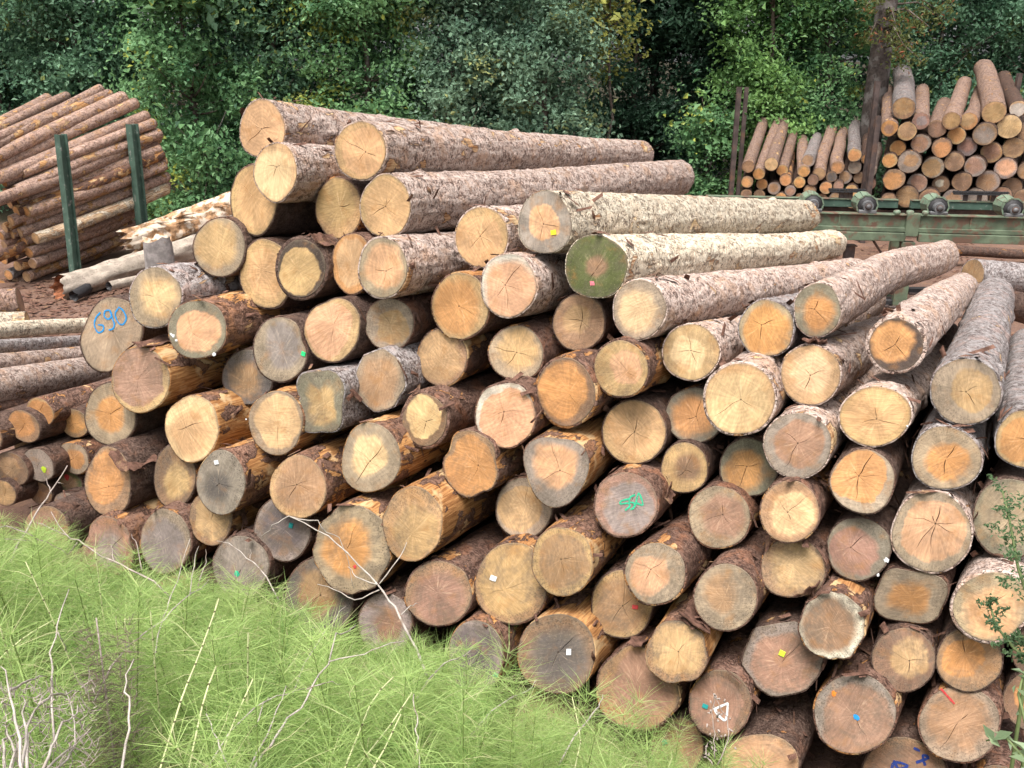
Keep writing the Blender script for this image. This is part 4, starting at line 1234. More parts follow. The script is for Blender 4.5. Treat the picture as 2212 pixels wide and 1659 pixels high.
# ---------------------------------------------------------------- stack of poles between green posts, left
POLE = [  # near (u,v), far (u,v), look, bark variation, label
    ((-110, 318), (104, 213), 'm', 0, 'highest pole at the left border of the left stack'),
    ((-110, 330), (145, 208), 'm', 0, 'second pole from the top at the left border, ending short of the crest'),
    ((-100, 340), (218, 192), 'm', .03, 'pole on the very crest of the left stack, orange where scraped'),
    ((-100, 356), (238, 203), 'm', .04, 'scraped orange pole just under the crest pole'),
    ((-100, 382), (268, 210), 'm', 0, 'thick pinkish pole below the scraped ones near the crest'),
    ((-100, 402), (294, 222), 'm', 0, 'pole with rounded orange tip reaching past the thick pinkish one'),
    ((-90, 420), (318, 250), 'm', 0, 'pole that overhangs the right green post, sixth down from the crest'),
    ((47, 375), (331, 268), 'm', 0, 'pole whose near end shows just left of the left green post, high in the stack'),
    ((-60, 408), (320, 285), 'm', 0, 'shadowed pole under the high near-ended one'),
    ((8, 394), (333, 300), 'm', .05, 'yellow-patched pole with broken near end, mid height of the left stack'),
    ((34, 412), (345, 323), 'm', 0, 'dark reddish pole below the yellow-patched one'),
    ((-30, 440), (342, 338), 'm', .03, 'pole with orange tip right of the right green post'),
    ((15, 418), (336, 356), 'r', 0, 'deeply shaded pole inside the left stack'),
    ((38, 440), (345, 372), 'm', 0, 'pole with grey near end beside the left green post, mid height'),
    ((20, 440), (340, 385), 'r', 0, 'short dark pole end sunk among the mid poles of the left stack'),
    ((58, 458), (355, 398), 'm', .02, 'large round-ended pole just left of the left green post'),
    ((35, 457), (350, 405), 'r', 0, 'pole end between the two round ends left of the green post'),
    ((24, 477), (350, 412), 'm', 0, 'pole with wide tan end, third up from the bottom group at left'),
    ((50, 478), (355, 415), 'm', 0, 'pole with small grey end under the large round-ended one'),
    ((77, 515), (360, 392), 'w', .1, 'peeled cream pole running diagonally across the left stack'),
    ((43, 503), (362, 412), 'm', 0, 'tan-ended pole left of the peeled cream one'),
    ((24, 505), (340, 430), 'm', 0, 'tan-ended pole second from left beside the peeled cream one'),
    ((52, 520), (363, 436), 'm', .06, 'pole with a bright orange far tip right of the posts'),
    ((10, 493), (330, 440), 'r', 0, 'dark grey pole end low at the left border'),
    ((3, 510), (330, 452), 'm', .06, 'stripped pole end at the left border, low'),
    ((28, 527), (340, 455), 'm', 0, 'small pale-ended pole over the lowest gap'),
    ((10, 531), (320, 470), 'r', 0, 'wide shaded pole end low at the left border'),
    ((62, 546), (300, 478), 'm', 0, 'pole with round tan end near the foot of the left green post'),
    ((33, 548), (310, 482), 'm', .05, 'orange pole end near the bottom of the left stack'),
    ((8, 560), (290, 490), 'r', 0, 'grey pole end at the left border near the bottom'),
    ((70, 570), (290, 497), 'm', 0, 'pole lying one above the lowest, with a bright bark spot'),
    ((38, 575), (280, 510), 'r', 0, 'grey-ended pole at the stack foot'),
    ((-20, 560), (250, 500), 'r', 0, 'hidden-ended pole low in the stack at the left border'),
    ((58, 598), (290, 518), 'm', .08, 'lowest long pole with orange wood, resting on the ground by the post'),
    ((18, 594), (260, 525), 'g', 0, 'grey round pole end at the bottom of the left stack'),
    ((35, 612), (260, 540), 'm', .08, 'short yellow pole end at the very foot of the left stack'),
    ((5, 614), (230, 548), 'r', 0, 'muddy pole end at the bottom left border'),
]
for n_, ((u0, v0), (u1, v1), bk, sa, lab) in enumerate(POLE):
    rr = random.Random(n_ * 3 + 1)
    if n_ >= 8:
        u1 = min(u1, 362); v1 = v0 - .385 * (u1 - u0) + rr.uniform(-4, 4)
    y0 = 16.2 + .25 * rr.random() if u0 > -20 else 15.6
    A, B = at_y(u0, v0, y0), at_y(u1, v1, 18.9 + .3 * rr.random())
    D = 29 if n_ == 4 else rr.uniform(22, 26)
    r = .5 * D * 16.3 / FPX
    he = rr.choice('toqbo')
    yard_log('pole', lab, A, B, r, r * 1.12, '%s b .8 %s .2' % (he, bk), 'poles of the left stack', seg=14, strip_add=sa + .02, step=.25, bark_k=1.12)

for (ut, vt), (ub, vb), lab in (((131, 290), (164, 592), 'left of the two dark green steel posts holding the pole stack'), ((285, 268), (307, 484), 'right of the two dark green steel posts holding the pole stack')):
    yb = 15.85 if ut < 200 else 18.2
    A, T_ = at_y(ub, vb, yb), at_y(ut, vt, yb)
    root = empty('steel_post', (A[0], A[1], GROUND)); tag(root, lab, 'post', 'posts of the pole stack')
    d = T_ - A; d /= np.linalg.norm(d)
    base = A + d * ((GROUND - .1 - A[2]) / d[2])
    wd = 19 * (yb * .96) / FPX
    X = Vector((1, -.55, 0)).normalized(); Yv = Vector((.55, 1, 0)).normalized()
    def bar(name, off, sx, sy, mat, top=1.0):
        mb = MB(); P = []
        for q_ in (base, base + (T_ - base) * top):
            for a_, b_ in ((-1, -1), (1, -1), (1, 1), (-1, 1)):
                v_ = Vector(q_) + X * (off[0] + a_ * sx / 2) + Yv * (off[1] + b_ * sy / 2)
                P.append((v_.x - A[0], v_.y - A[1], v_.z - GROUND))
        mb.add(P, [(0, 3, 2, 1), (4, 5, 6, 7), (0, 1, 5, 4), (1, 2, 6, 5), (2, 3, 7, 6), (3, 0, 4, 7)])
        mb.build(name, mat, root)
    bar('web', (0, 0), wd * .18, wd * .75, M_POSTGREEN, .995)
    bar('flange', (0, -wd * .45), wd * .95, wd * .14, M_POSTGREEN)
    bar('flange', (0, wd * .45), wd * .95, wd * .14, M_POSTGREEN)

# ---------------------------------------------------------------- log racks at the back right
YR = 20.4
RACK = [  # u, v, diameter px, far (u, v) or None, look
    (1616, 360, 28, (1650, 263), 'b n .9 m .3'), (1639, 376, 27, (1681, 262), 'o q .8 m .1'), (1666, 355, 30, (1694, 265), 'y y .9 m .0'), (1690, 368, 26, (1714, 286), 'o q .8 m .1'),
    (1736, 370, 27, (1734, 300), 'o b .8 m .2'), (1746, 347, 29, (1765, 296), 'b g .8 g .3'), (1769, 376, 30, (1797, 279), 'q b .8 m .2'), (1809, 362, 30, (1823, 285), 'o b .7 m .2'),
    (1846, 335, 30, (1848, 270), 'o q .8 g .1'), (1871, 344, 23, (1877, 280), 'o b .8 d .2'), (1879, 370, 27, None, 'o g .7 p .2'), (1846, 362, 28, None, 'g g .9 p .3'),
    (1614, 393, 27, None, 'o b .7 d .2'), (1646, 398, 26, None, 'o b .8 d .2'), (1697, 389, 27, None, 'o b .8 r .1'), (1727, 394, 26, None, 'o q .8 d .2'), (1796, 382, 25, None, 'd n .8 d .4'), (1826, 383, 30, None, 'b g .8 d .3'),
    (1856, 384, 26, None, 'n n .8 d .4'), (1879, 397, 27, None, 'g r .7 d .3'), (1756, 390, 24, None, 'n n .9 d .5'), (1672, 407, 29, None, 'b g .7 d .3'), (1707, 412, 25, None, 'r g .7 d .3'), (1749, 412, 28, None, 'b n .8 d .4'),
    (1784, 406, 28, None, 'o q .8 d .1'), (1811, 402, 23, None, 'r n .8 d .3'), (1839, 412, 28, None, 'o q .7 d .2'), (1869, 417, 28, None, 'b n .7 d .4'), (1640, 422, 26, None, 'n b .8 d .5'), (1687, 428, 26, None, 'o b .8 d .2'),
    (1727, 429, 24, None, 'p b .8 d .2'), (1774, 431, 28, None, 'n b .8 d .4'), (1804, 429, 28, None, 'b g .8 d .3'), (1839, 437, 28, None, 'n b .8 d .3'), (1612, 420, 25, None, 'n b .8 d .3'), (1868, 443, 26, None, 'b n .8 d .4'), (1660, 440, 26, None, 'b n .8 d .4'),
    (1706, 448, 26, None, 'n b .8 d .4'), (1752, 450, 27, None, 'b n .8 d .4')]
RACK2 = [(1921, 277, 36, (1919, 197), 'r o .6 m .1'), (1952, 234, 49, (1948, 158), 'q b .8 g .4'), (1989, 262, 37, (1992, 195), 'g r .6 m .3'), (2024, 278, 40, (2040, 225), 'n b .9 m .4'), (2055, 261, 39, (2083, 180), 'q b .8 m .2'),
    (2092, 262, 38, (2118, 196), 'q o .8 m .2'), (2147, 243, 50, (2124, 147), 'q t .8 m .1'), (2199, 235, 36, (2168, 166), 'w y .9 d .0'),
    (1959, 284, 41, None, 'b q .8 d .2'), (2066, 293, 39, None, 'o q .8 d .1'), (2127, 290, 50, None, 'g b .8 d .4'), (2180, 274, 52, None, 'q y .8 d .2'), (2218, 285, 44, None, 'b n .8 d .3'),
    (1939, 320, 35, None, 'o q .9 d .1'), (1989, 310, 42, None, 'r g .8 d .3'), (2034, 320, 42, None, 'o b .8 d .2'), (2089, 317, 42, None, 'r g .7 d .3'), (2141, 330, 46, None, 'r q .8 d .3'), (2189, 320, 47, None, 'n b .6 d .4'),
    (1922, 347, 33, None, 'o q .8 d .1'), (1964, 350, 50, None, 'b g .6 d .4'), (2015, 362, 48, None, 'b g .8 d .4'), (2061, 350, 42, None, 'n b .8 d .4'), (2106, 360, 46, None, 'r g .8 d .3'), (2172, 364, 48, None, 'p g .8 d .2'), (2218, 369, 40, None, 'b n .8 d .3'),
    (1931, 388, 48, None, 'o b .8 d .3'), (1981, 396, 44, None, 'r g .8 d .3'), (2032, 398, 38, None, 'w n .5 d .2'), (2078, 393, 43, None, 'n b .8 d .4'), (2134, 393, 50, None, 'b g .8 d .3'), (2186, 405, 44, None, 'n b .8 d .4'),
    (1959, 425, 50, None, 'b n .8 d .4'), (2007, 429, 46, None, 'n b .8 d .4'), (2057, 431, 46, None, 'b g .8 d .4'), (2107, 430, 50, None, 'g g .8 d .3'), (2162, 427, 50, None, 'r b .8 d .3'), (2212, 430, 46, None, 'n b .8 d .4'), (1920, 432, 34, None, 'b n .8 d .4')]
CNAME = dict(t='tan', y='bright yellow', o='orange', r='reddish', b='brown', g='grey', d='dark grey', w='white', k='black', s='drab', p='peach', n='dark brown', q='ochre')


def rack_labels(rows, where):
    """place each log in its row, counted from the left"""
    order = sorted(range(len(rows)), key=lambda i: rows[i][1])
    lines = []
    for i in order:
        for ln in lines:
            if abs(np.mean([rows[k][1] for k in ln]) - rows[i][1]) < 12 and len(ln) < 11:
                ln.append(i); break
        else:
            lines.append([i])
    num = ['first', 'second', 'third', 'fourth', 'fifth', 'sixth', 'seventh', 'eighth', 'ninth', 'tenth', 'eleventh', 'twelfth']
    out = {}
    for r_, ln in enumerate(lines):
        for k, i in enumerate(sorted(ln, key=lambda i: rows[i][0])):
            out[i] = '%s-ended log, %s from left, %s row of the %s' % (CNAME[rows[i][4][0]], num[k], num[r_], where)
    return out


for rows, where, nm in ((RACK, 'lower back rack', 'rack_log'), (RACK2, 'taller back rack at right', 'stacked_log')):
    labs = rack_labels(rows, where)
    for k, (u, v, D, far, look) in enumerate(rows):
        rr = random.Random(k * 5 + len(rows))
        A = at_y(u, v, YR + rr.uniform(-.12, .12))
        B = at_y(far[0], far[1], YR + 3.6) if far else A + np.array([A[0] / A[1] * 3.6 + rr.uniform(-.05, .15), 3.6, rr.uniform(.1, .3)])
        r = .5 * D * (YR * .955) / FPX
        yard_log(nm, labs[k], A, B, r, r * (.92 if far else .85), look, 'logs in the ' + where, seg=18, cracks=0, step=.4 if not far else .2, bark_k=.74)

for (ut, vt), dy, wd, lab in (((1597, 188), -.15, 13, 'rusty steel post at the left end of the lower back rack, in front'), ((1613, 188), 2.6, 12, 'second rusty steel post just behind the left rack post'),
                              ((1896, 175), -.1, 14, 'dark steel post between the two back racks'), ((1897, 250), -.35, 15, 'shorter steel post bolted before the tall one between the racks'),
                              ((2203, 158), 1.6, 14, 'dark steel post at the right end of the taller back rack'), ((1893, 200), 2.8, 11, 'far steel post seen thinly behind the rack divider')):
    T_ = at_y(ut, vt, YR + dy)
    root = empty('rack_post', (T_[0], T_[1], GROUND)); tag(root, lab, 'post', 'posts of the back racks')
    h = T_[2] - GROUND; w = .75 * wd * YR * .955 / FPX
    m = MB(); m.box((0, 0, h / 2 - .05), (w * .18, w * .7, h + .08)); m.build('web', M_RUST, root)
    for s in (-1, 1):
        m = MB(); m.box((0, s * w * .42, h / 2 - .05), (w, w * .14, h + .1)); m.build('flange', M_RUST, root)
for x0, x1, lab in ((1600, 1895, 'dark cross bearer under the lower back rack'), (1905, 2215, 'dark cross bearer under the taller back rack')):
    for dy in (.5,):
        A, B = at_y(x0, 455, YR), at_y(x1, 455, YR)
        zt = at_y(1700, 452 if x0 < 1700 else 458, YR)[2] - .02
        root = empty('rack_bearer', (A[0], YR + dy, GROUND)); tag(root, lab, 'beam', lab + 's')
        m = MB(); m.box(((B[0] - A[0]) / 2, 0, (zt - GROUND) - .15), (B[0] - A[0], .25, .3)); m.build('beam', M_RUST, root)
        for f in (.1, .5, .9):
            m = MB(); m.box(((B[0] - A[0]) * f, 0, (zt - GROUND - .3) / 2), (.2, .2, zt - GROUND - .3)); m.build('foot', M_RUST, root)

# ---------------------------------------------------------------- green roller conveyor
cr = empty('roller_conveyor', mat=Matrix.Translation((3.0, 15.25, GROUND)) @ Matrix.Rotation(math.radians(-8.5), 4, 'Z'))
tag(cr, 'worn green steel roller conveyor with octagonal rollers in front of the back racks', 'conveyor')
HT = 1.50


def part_box(name, c, s, mat, parent=cr, bev=.006):
    m = MB(); m.box(c, s, None, bev)
    return m.build(name, mat, parent)


X0, X1 = .2, 7.6
JX = 3.42
for a, b in ((X0, JX - .10), (JX + .10, 5.62), (5.63, X1)):
    part_box('web_plate', ((a + b) / 2, 0, HT - .11), (b - a, .03, .19), M_GREEN)
    part_box('top_flange', ((a + b) / 2, .02, HT + .0), (b - a, .16, .024), M_GREEN)
    part_box('middle_plate', ((a + b) / 2, -.035, HT - .235), (b - a, .06, .07), M_GREEN)
    part_box('lower_beam', ((a + b) / 2, -.06, HT - .345), (b - a - .02, .10, .13), M_GREEN)
    part_box('back_rail', ((a + b) / 2, .62, HT + .07), (b - a, .10, .12), M_POSTGREEN)
    part_box('rail_cap', ((a + b) / 2, .62, HT + .142), (b - a, .14, .018), M_GREEN)
for x in (JX, 5.625 + 1.25):
    part_box('joint_plate', (x, -.03, HT - .15), (.20, .12, .36), M_GREEN)
for x in (1.2, 2.3, 4.3, 5.1, 6.1):
    part_box('stiffener', (x, -.026, HT - .11), (.022, .03, .18), M_GREEN)
for x in (1.0, JX - .02, 6.95):
    for yy in (0, .62):
        part_box('leg', (x, yy, (HT - .42) / 2 - .02), (.21, .16, HT - .40), M_GREEN)
        part_box('foot_plate', (x, yy, .012), (.34, .30, .024), M_RUST)
    part_box('cross_tie', (x, .31, .55), (.08, .46, .08), M_GREEN)
for x in (JX - .55, JX + .45):
    m = MB(); m.tube([(JX, .05, .35), (x, .05, HT - .42)], .02, 6); m.build('brace', M_RUST, cr)
for k, x in enumerate((1.15, 2.55, 4.18, 5.95)):
    x = (1.88, 2.72, 3.80, 4.92)[k]
    ro = empty('roller'); ro.parent = cr; ro.location = (x, .26, HT + .122)
    # octagonal hourglass drum: two faceted cones meeting in the middle, each facet a raised plate
    for fct in range(10):
        t0, t1 = fct * 2 * math.pi / 10 + .03, (fct + 1) * 2 * math.pi / 10 - .03
        m = MB(); P = []
        prof = ((-.21, .175), (.0, .12), (.21, .175))
        for (yy, rr_) in prof:
            for t in (t0, t1):
                for d_ in (0, -.022):
                    P.append(((rr_ + d_) * math.cos(t), yy, (rr_ + d_) * math.sin(t)))
        Q = []
        for s in range(2):
            b = s * 4
            Q += [(b, b + 2, b + 6, b + 4), (b + 1, b + 5, b + 7, b + 3), (b, b + 4, b + 5, b + 1), (b + 2, b + 3, b + 7, b + 6)]
        Q += [(0, 1, 3, 2), (8, 10, 11, 9)]
        m.add(P, Q); m.build('facet', M_GREEN_PALE, ro)
    m = MB(); m.tube([(0, -.205, 0), (0, -.18, 0)], [.15, .15], 20); m.build('end_disc', M_BLACK, ro, True)
    m = MB(); m.tube([(0, -.34, 0), (0, .34, 0)], .036, 12); m.build('shaft', M_IRON, ro, True)
    m = MB(); m.tube([(0, -.31, 0), (0, -.22, 0)], [.08, .09], 18); m.box((0, -.265, -.085), (.27, .09, .05), None, .008); m.build('bearing', M_IRON, ro)
    m = MB(); m.tube([(0, -.322, 0), (0, -.308, 0)], [.05, .054], 14); m.build('bearing_cap', M_RUST, ro, True)
for a, b in ((2.2, 2.75), (4.15, 4.98), (5.3, 6.6)):
    m = MB()
    for q_ in np.arange(a, b, .045):
        m.box((q_, .55, HT + .30), (.036, .03, .035)); m.box((q_ + .022, .55, HT + .30), (.03, .05, .018))
    m.box(((a + b) / 2, .55, HT + .268), (b - a, .06, .02))
    tag(m.build('chain', M_BLACK, cr), kind='stuff')
    for q_ in (a + .2, b - .2, (a + b) / 2):
        part_box('chain_bracket', (q_, .58, HT + .20), (.07, .03, .14), M_RUST)
for x, r in ((3.17, .055), (3.37, .06), (3.6, .05)):
    m = MB(); m.tube([(x, -.02, HT + .0), (x, -.02, HT + .06), (x, -.02, HT + .075)], [r, r, r * .6], 8); m.build('cap_stub', M_GREEN_PALE, cr, True)

# planks and lengths of wood lying under and beyond the conveyor
for (u0, v0), (u1, v1), r, lab, mt in (((2060, 541), (2200, 545), .10, 'thin log lying on the earth under the conveyor', 'r'), ((2100, 593), (2260, 600), .20, 'thick grey-brown log lying crosswise below the conveyor leg at right', 'g'),
                                        ((2110, 640), (2260, 690), .17, 'dark log lying behind the thick grey-barked log at the right border', 'd')):
    yy = 17.6 if v0 < 560 else (11.5 if v0 < 620 else 10.2)
    A, B = at_y(u0, v0, yy), at_y(u1, v1, yy + .3)
    lf = max(0, GROUND + r - A[2]) if v0 < 560 else 0
    A = A + np.array([0, 0, lf]); B = B + np.array([0, 0, lf])
    yard_log('loose_log', lab, A, B + (B - A) * .5, r, r * .95, 'b b .8 %s .3' % mt.replace('r', 'd'), None, seg=28, detail=True, step=.1)
for k, (u, v, yy) in enumerate(((2120, 566, 15.6), (2050, 579, 14.8))):
    A = at_y(u, v, yy)
    root = empty('floor_rail', (A[0], A[1], GROUND)); tag(root, ['dark steel rail lying on the earth under the conveyor, farther one', 'dark steel rail lying on the earth under the conveyor, nearer one'][k], 'rail')
    m = MB(); m.box((.4, 0, .05), (3.2, .12, .10), None, .01); m.build('rail_head', M_BLACK, root)
    m = MB(); m.box((.4, 0, .012), (3.2, .24, .024)); m.build('rail_foot', M_RUST, root)
A = at_y(1832, 560, 15.0)
root = empty('stub_post', (A[0], A[1], GROUND)); tag(root, 'short rusty steel stub post behind the tip of the cream log', 'post')
hh = at_y(1832, 531, 15.0)[2] - GROUND
m = MB(); m.box((0, 0, hh / 2), (.15, .13, hh), None, .01); m.build('post', M_RUST, root)
m = MB(); m.box((0, 0, hh + .008), (.19, .17, .016)); m.build('cap', M_RUST, root)

# ---------------------------------------------------------------- the wood behind the yard
LEAF = dict(mid=mat_leaf('mid green leaves', (0.040, 0.112, 0.065), (0.224, 0.395, 0.236), (0.330, 0.378, 0.106)),
            bright=mat_leaf('bright green leaves', (0.042, 0.136, 0.061), (0.266, 0.472, 0.206), (0.496, 0.531, 0.106)),
            glauc=mat_leaf('grey-green leaves', (.055, .130, .085), (.30, .45, .30), (0.401, 0.425, 0.165)),
            yellow=mat_leaf('yellowing leaves', (0.106, 0.153, 0.041), (0.472, 0.460, 0.106), (0.590, 0.307, 0.059)),
            dark=mat_leaf('dark wood leaves', (0.017, 0.047, 0.028), (0.065, 0.142, 0.080)),  # darker leaf colour that paints in the shade of the hollow and back row
            lime=mat_leaf('light green leaves', (0.053, 0.142, 0.053), (0.260, 0.448, 0.136)),
            rusty=mat_leaf('rusty needles', (0.071, 0.094, 0.029), (0.165, 0.189, 0.059), (0.378, 0.130, 0.071)))


def leaves_mesh(name, C, Nrm, size, tint, mat, rs, slim=.62):
    """one folded four-cornered leaf at every centre C facing Nrm"""
    n = len(C)
    Nrm = Nrm / np.linalg.norm(Nrm, axis=1, keepdims=True)
    t = rs.normal(size=(n, 3)); t -= Nrm * (t * Nrm).sum(1, keepdims=True); t /= np.linalg.norm(t, axis=1, keepdims=True)
    b = np.cross(Nrm, t)
    s = size[:, None]
    fold = .18 * s * Nrm
    V = np.stack([C - t * s * .5, C + b * s * .5 * slim + fold - t * s * .02, C + t * s * .5 - fold * .4, C - b * s * .5 * slim + fold - t * s * .02], 1).reshape(-1, 3)
    i = np.arange(n) * 4
    T = np.concatenate([np.stack([i, i + 1, i + 2], 1), np.stack([i, i + 2, i + 3], 1)])
    me = mesh_np(name, V, None, T, (mat,), smooth_shade=False)
    add_attr(me, 'tint', np.repeat(np.clip(tint, 0, 1), 4), 'FLOAT')
    return me


def tree(name, label, u, y, width, style, seed, height=8.5, low=.3, n_low=20000, n_high=2600, leaf=.118, trunk_r=.09, depth=None, lean=0.0, split=5.4, cat='tree', group='trees of the wood behind the yard', clump=.29, zmin=None, gap=.0, trunk_to=None):
    rs = np.random.RandomState(seed)
    x = at_y(u, 350, y)[0]
    root = empty(name, (x, y, GROUND)); tag(root, label, cat, group)
    depth = depth or width * .8
    H = height
    # trunk and limbs
    m = MB()
    zz = np.linspace(-.1, H * .9, 12)
    wx, wy = np.cumsum(rs.normal(0, .05, 12)) + lean * zz / H, np.cumsum(rs.normal(0, .05, 12))
    m.tube(np.stack([wx, wy, zz], 1), list(np.linspace(trunk_r, trunk_r * .25, 12)), 8)
    m.build('trunk', M_TRUNK, root, True)
    m = MB()
    tips = []
    for k in range(34):
        z0 = rs.uniform(max(low, .2), H * .85)
        bx, by = np.interp(z0, zz, wx), np.interp(z0, zz, wy)
        a = rs.uniform(0, 2 * np.pi)
        prof = math.sin(math.pi * min(1, (z0 + .8) / (H + 1.2))) ** .45
        ln = rs.uniform(.55, 1.0) * prof
        ex, ey = bx + ln * width * .5 * math.cos(a), by + ln * depth * .5 * math.sin(a)
        ez = z0 + rs.uniform(.1, .8)
        P = [(bx, by, z0), (lerp(bx, ex, .5) + rs.normal(0, .06), lerp(by, ey, .5), lerp(z0, ez, .35)), (ex, ey, ez)]
        m.tube(P, [trunk_r * .35, trunk_r * .22, .006], 5)
        for t in (.35, .5, .65, .8, .92, 1.0):
            q = np.array(P[1]) * (1 - abs(2 * t - 1)) if False else np.array(P[0]) * (1 - t) ** 2 + 2 * np.array(P[1]) * t * (1 - t) + np.array(P[2]) * t * t
            tips.append((q, t))
    tag(m.build('limbs', M_TRUNK, root, True), kind='stuff')

    def batch(n, zlo, zhi, sz, cl):
        cand = [q for q, t in tips if zlo - .4 <= q[2] <= zhi + .4]
        # a few free clumps thicken the outline unevenly
        ncl = max(14, int(n / 120))
        cc = []
        for k in range(ncl):
            if cand and rs.rand() < .55:
                c = cand[rs.randint(len(cand))] + rs.normal(0, .16, 3)
            else:
                a = rs.uniform(0, 6.283); rr = math.sqrt(rs.rand())
                c = np.array([rr * width * .5 * math.cos(a), rr * depth * .5 * math.sin(a), rs.uniform(zlo, zhi)])
            cc.append(c)
        cc = np.array(cc)
        ct = rs.uniform(-.40, .38, ncl)
        cs = rs.uniform(.6, 1.5, ncl)
        idx = rs.randint(0, ncl, n)
        C = cc[idx] + rs.normal(size=(n, 3)) * np.array([cl, cl, cl * .55]) * cs[idx][:, None]
        C[:, 2] = np.clip(C[:, 2], .05, None)
        out = C - np.array([0, 0, H * .4]); out[:, 2] *= .3
        out /= np.linalg.norm(out, axis=1, keepdims=True) + 1e-6
        cn = rs.normal(size=(ncl, 3)) * .6
        N_ = rs.normal(size=(n, 3)) * .55 + cn[idx] + out * .45 + np.array([0, -.25, .75])
        mass = vnoise((C + np.array([x, y, 0])) * 1.15 + 31.7)
        tint = .54 + .7 * ct[idx] + .42 * mass + rs.normal(0, .10, n)
        keep = mass + rs.normal(0, .10, n) > -.50        # gaps that let the shadow behind show
        return C[keep], N_[keep], (sz * rs.uniform(.6, 1.35, n))[keep], tint[keep]
    A = batch(n_low, low, split, leaf, clump)
    B = batch(n_high, split, H, leaf * 1.9, clump * 1.6)
    me = leaves_mesh('crown', np.concatenate([A[0], B[0]]), np.concatenate([A[1], B[1]]), np.concatenate([A[2], B[2]]), np.concatenate([A[3], B[3]]), LEAF[style], rs)
    obj('crown', me, root)
    return root


TREES = [
    ('alder_tree', 'mid-green alder standing behind the pole stack at the left border', 20, 24.2, 3.6, 'mid'),
    ('alder_tree', 'mid-green alder with rounded leaf sprays, second from the left border', 215, 23.6, 3.2, 'mid'),
    ('hazel_shrub', 'bright green bushy tree just right of the pole stack', 430, 22.6, 3.3, 'bright'),
    ('hazel_shrub', 'leafy green tree rising behind the topmost left log', 610, 23.6, 3.2, 'mid'),
    ('hazel_shrub', 'bright green tree with yellow sprigs behind the crest log', 800, 23.2, 3.1, 'bright'),
    ('alder_tree', 'grey-green alder with a thin reddish stem above the middle of the pile', 985, 23.4, 3.2, 'glauc'),
    ('alder_tree', 'pale grey-green alder at the left edge of the dark hollow', 1165, 22.8, 2.9, 'glauc'),
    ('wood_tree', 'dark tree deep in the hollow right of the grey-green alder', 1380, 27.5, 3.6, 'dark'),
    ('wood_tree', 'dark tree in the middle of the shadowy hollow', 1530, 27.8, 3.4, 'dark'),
    ('maple_tree', 'light green tree above the left posts of the lower back rack', 1640, 24.8, 2.7, 'lime'),
    ('maple_tree', 'green tree behind the lower back rack, left of the big trunk', 1760, 25.2, 2.8, 'bright'),
    ('wood_tree', 'dark green tree behind the taller back rack', 2010, 26.6, 3.4, 'mid'),
    ('wood_tree', 'dark green tree at the right border behind the taller rack', 2190, 26.2, 3.4, 'mid'),
]
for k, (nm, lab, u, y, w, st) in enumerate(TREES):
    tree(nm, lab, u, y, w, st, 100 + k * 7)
tree('low_bush', 'low bush left of the rack posts at the foot of the dark hollow', 1545, 24.6, 1.5, 'bright', 300, height=2.6, low=.2, n_low=3200, n_high=150, split=2.4, trunk_r=.03, cat='bush')
tree('low_bush', 'low leafy bush in shade behind the broken silvery log', 420, 21.6, 1.7, 'bright', 301, height=2.3, low=.2, n_low=3200, n_high=150, split=2.2, trunk_r=.03, cat='bush')
tree('oak_sapling', 'slender tree with yellowing leaves at the top of the dark hollow', 1300, 23.6, 1.4, 'yellow', 302, height=7.5, low=3.4, n_low=1000, n_high=900, split=5.2, trunk_r=.05)
# the old conifer by the racks
cx = at_y(1866, 350, 23.3)[0]
con = empty('conifer_tree', (cx, 23.3, GROUND)); tag(con, 'old conifer with a thick grey furrowed trunk between the racks', 'tree', 'trees of the wood behind the yard')
n, sg = 40, 26
th = np.linspace(0, 2 * np.pi, sg, endpoint=False)
V = []
for s in np.linspace(0, 1, n):
    R = lerp(.30, .16, s) * (1 + .5 * max(0, .12 - s)) * (1 + .10 * fbm(np.stack([np.cos(th) * 3, np.sin(th) * 3, th * 0 + s * 14], -1), 3))
    V.append(np.stack([R * np.cos(th) + .08 * math.sin(5 * s), R * np.sin(th), th * 0 + s * 11 - .1], -1))
V = np.concatenate(V); i = np.arange(n * sg).reshape(n, sg); j = np.roll(i, -1, 1)
obj('trunk', mesh_np('trunk', V, np.stack([i[:-1], j[:-1], j[1:], i[1:]], -1).reshape(-1, 4), mats=(mat_plain('conifer trunk bark', (.075, .06, .054), .9, .4, 9, 1.0, .15, (.17, .155, .145), 3.5, .48, .62),)), con)
rs = np.random.RandomState(55)
m = MB(); C = []
for k in range(30):
    z0 = rs.uniform(3.2, 10.5); a = rs.uniform(0, 6.28); ln = rs.uniform(.8, 2.0)
    if k < 12: z0 = rs.uniform(4.0, 5.8); a = rs.uniform(3.0, 6.4)
    P = [np.array([.2 * math.cos(a), .2 * math.sin(a), z0]), np.array([ln * .5 * math.cos(a), ln * .5 * math.sin(a), z0 + .05]), np.array([ln * math.cos(a), ln * math.sin(a), z0 - .35])]
    m.tube(P, [.03, .02, .005], 5)
    for q in range(90):
        t = rs.uniform(.3, 1.05)
        C.append(P[0] * (1 - t) + P[2] * t + rs.normal(0, .11, 3))
m.build('limbs', M_TRUNK, con, True)['kind'] = 'stuff'
C = np.array(C)
obj('crown', leaves_mesh('crown', C, rs.normal(size=C.shape) + np.array([0, -.2, .6]), rs.uniform(.07, .15, len(C)), rs.uniform(.2, 1.0, len(C)), LEAF['rusty'], rs, .3), con)
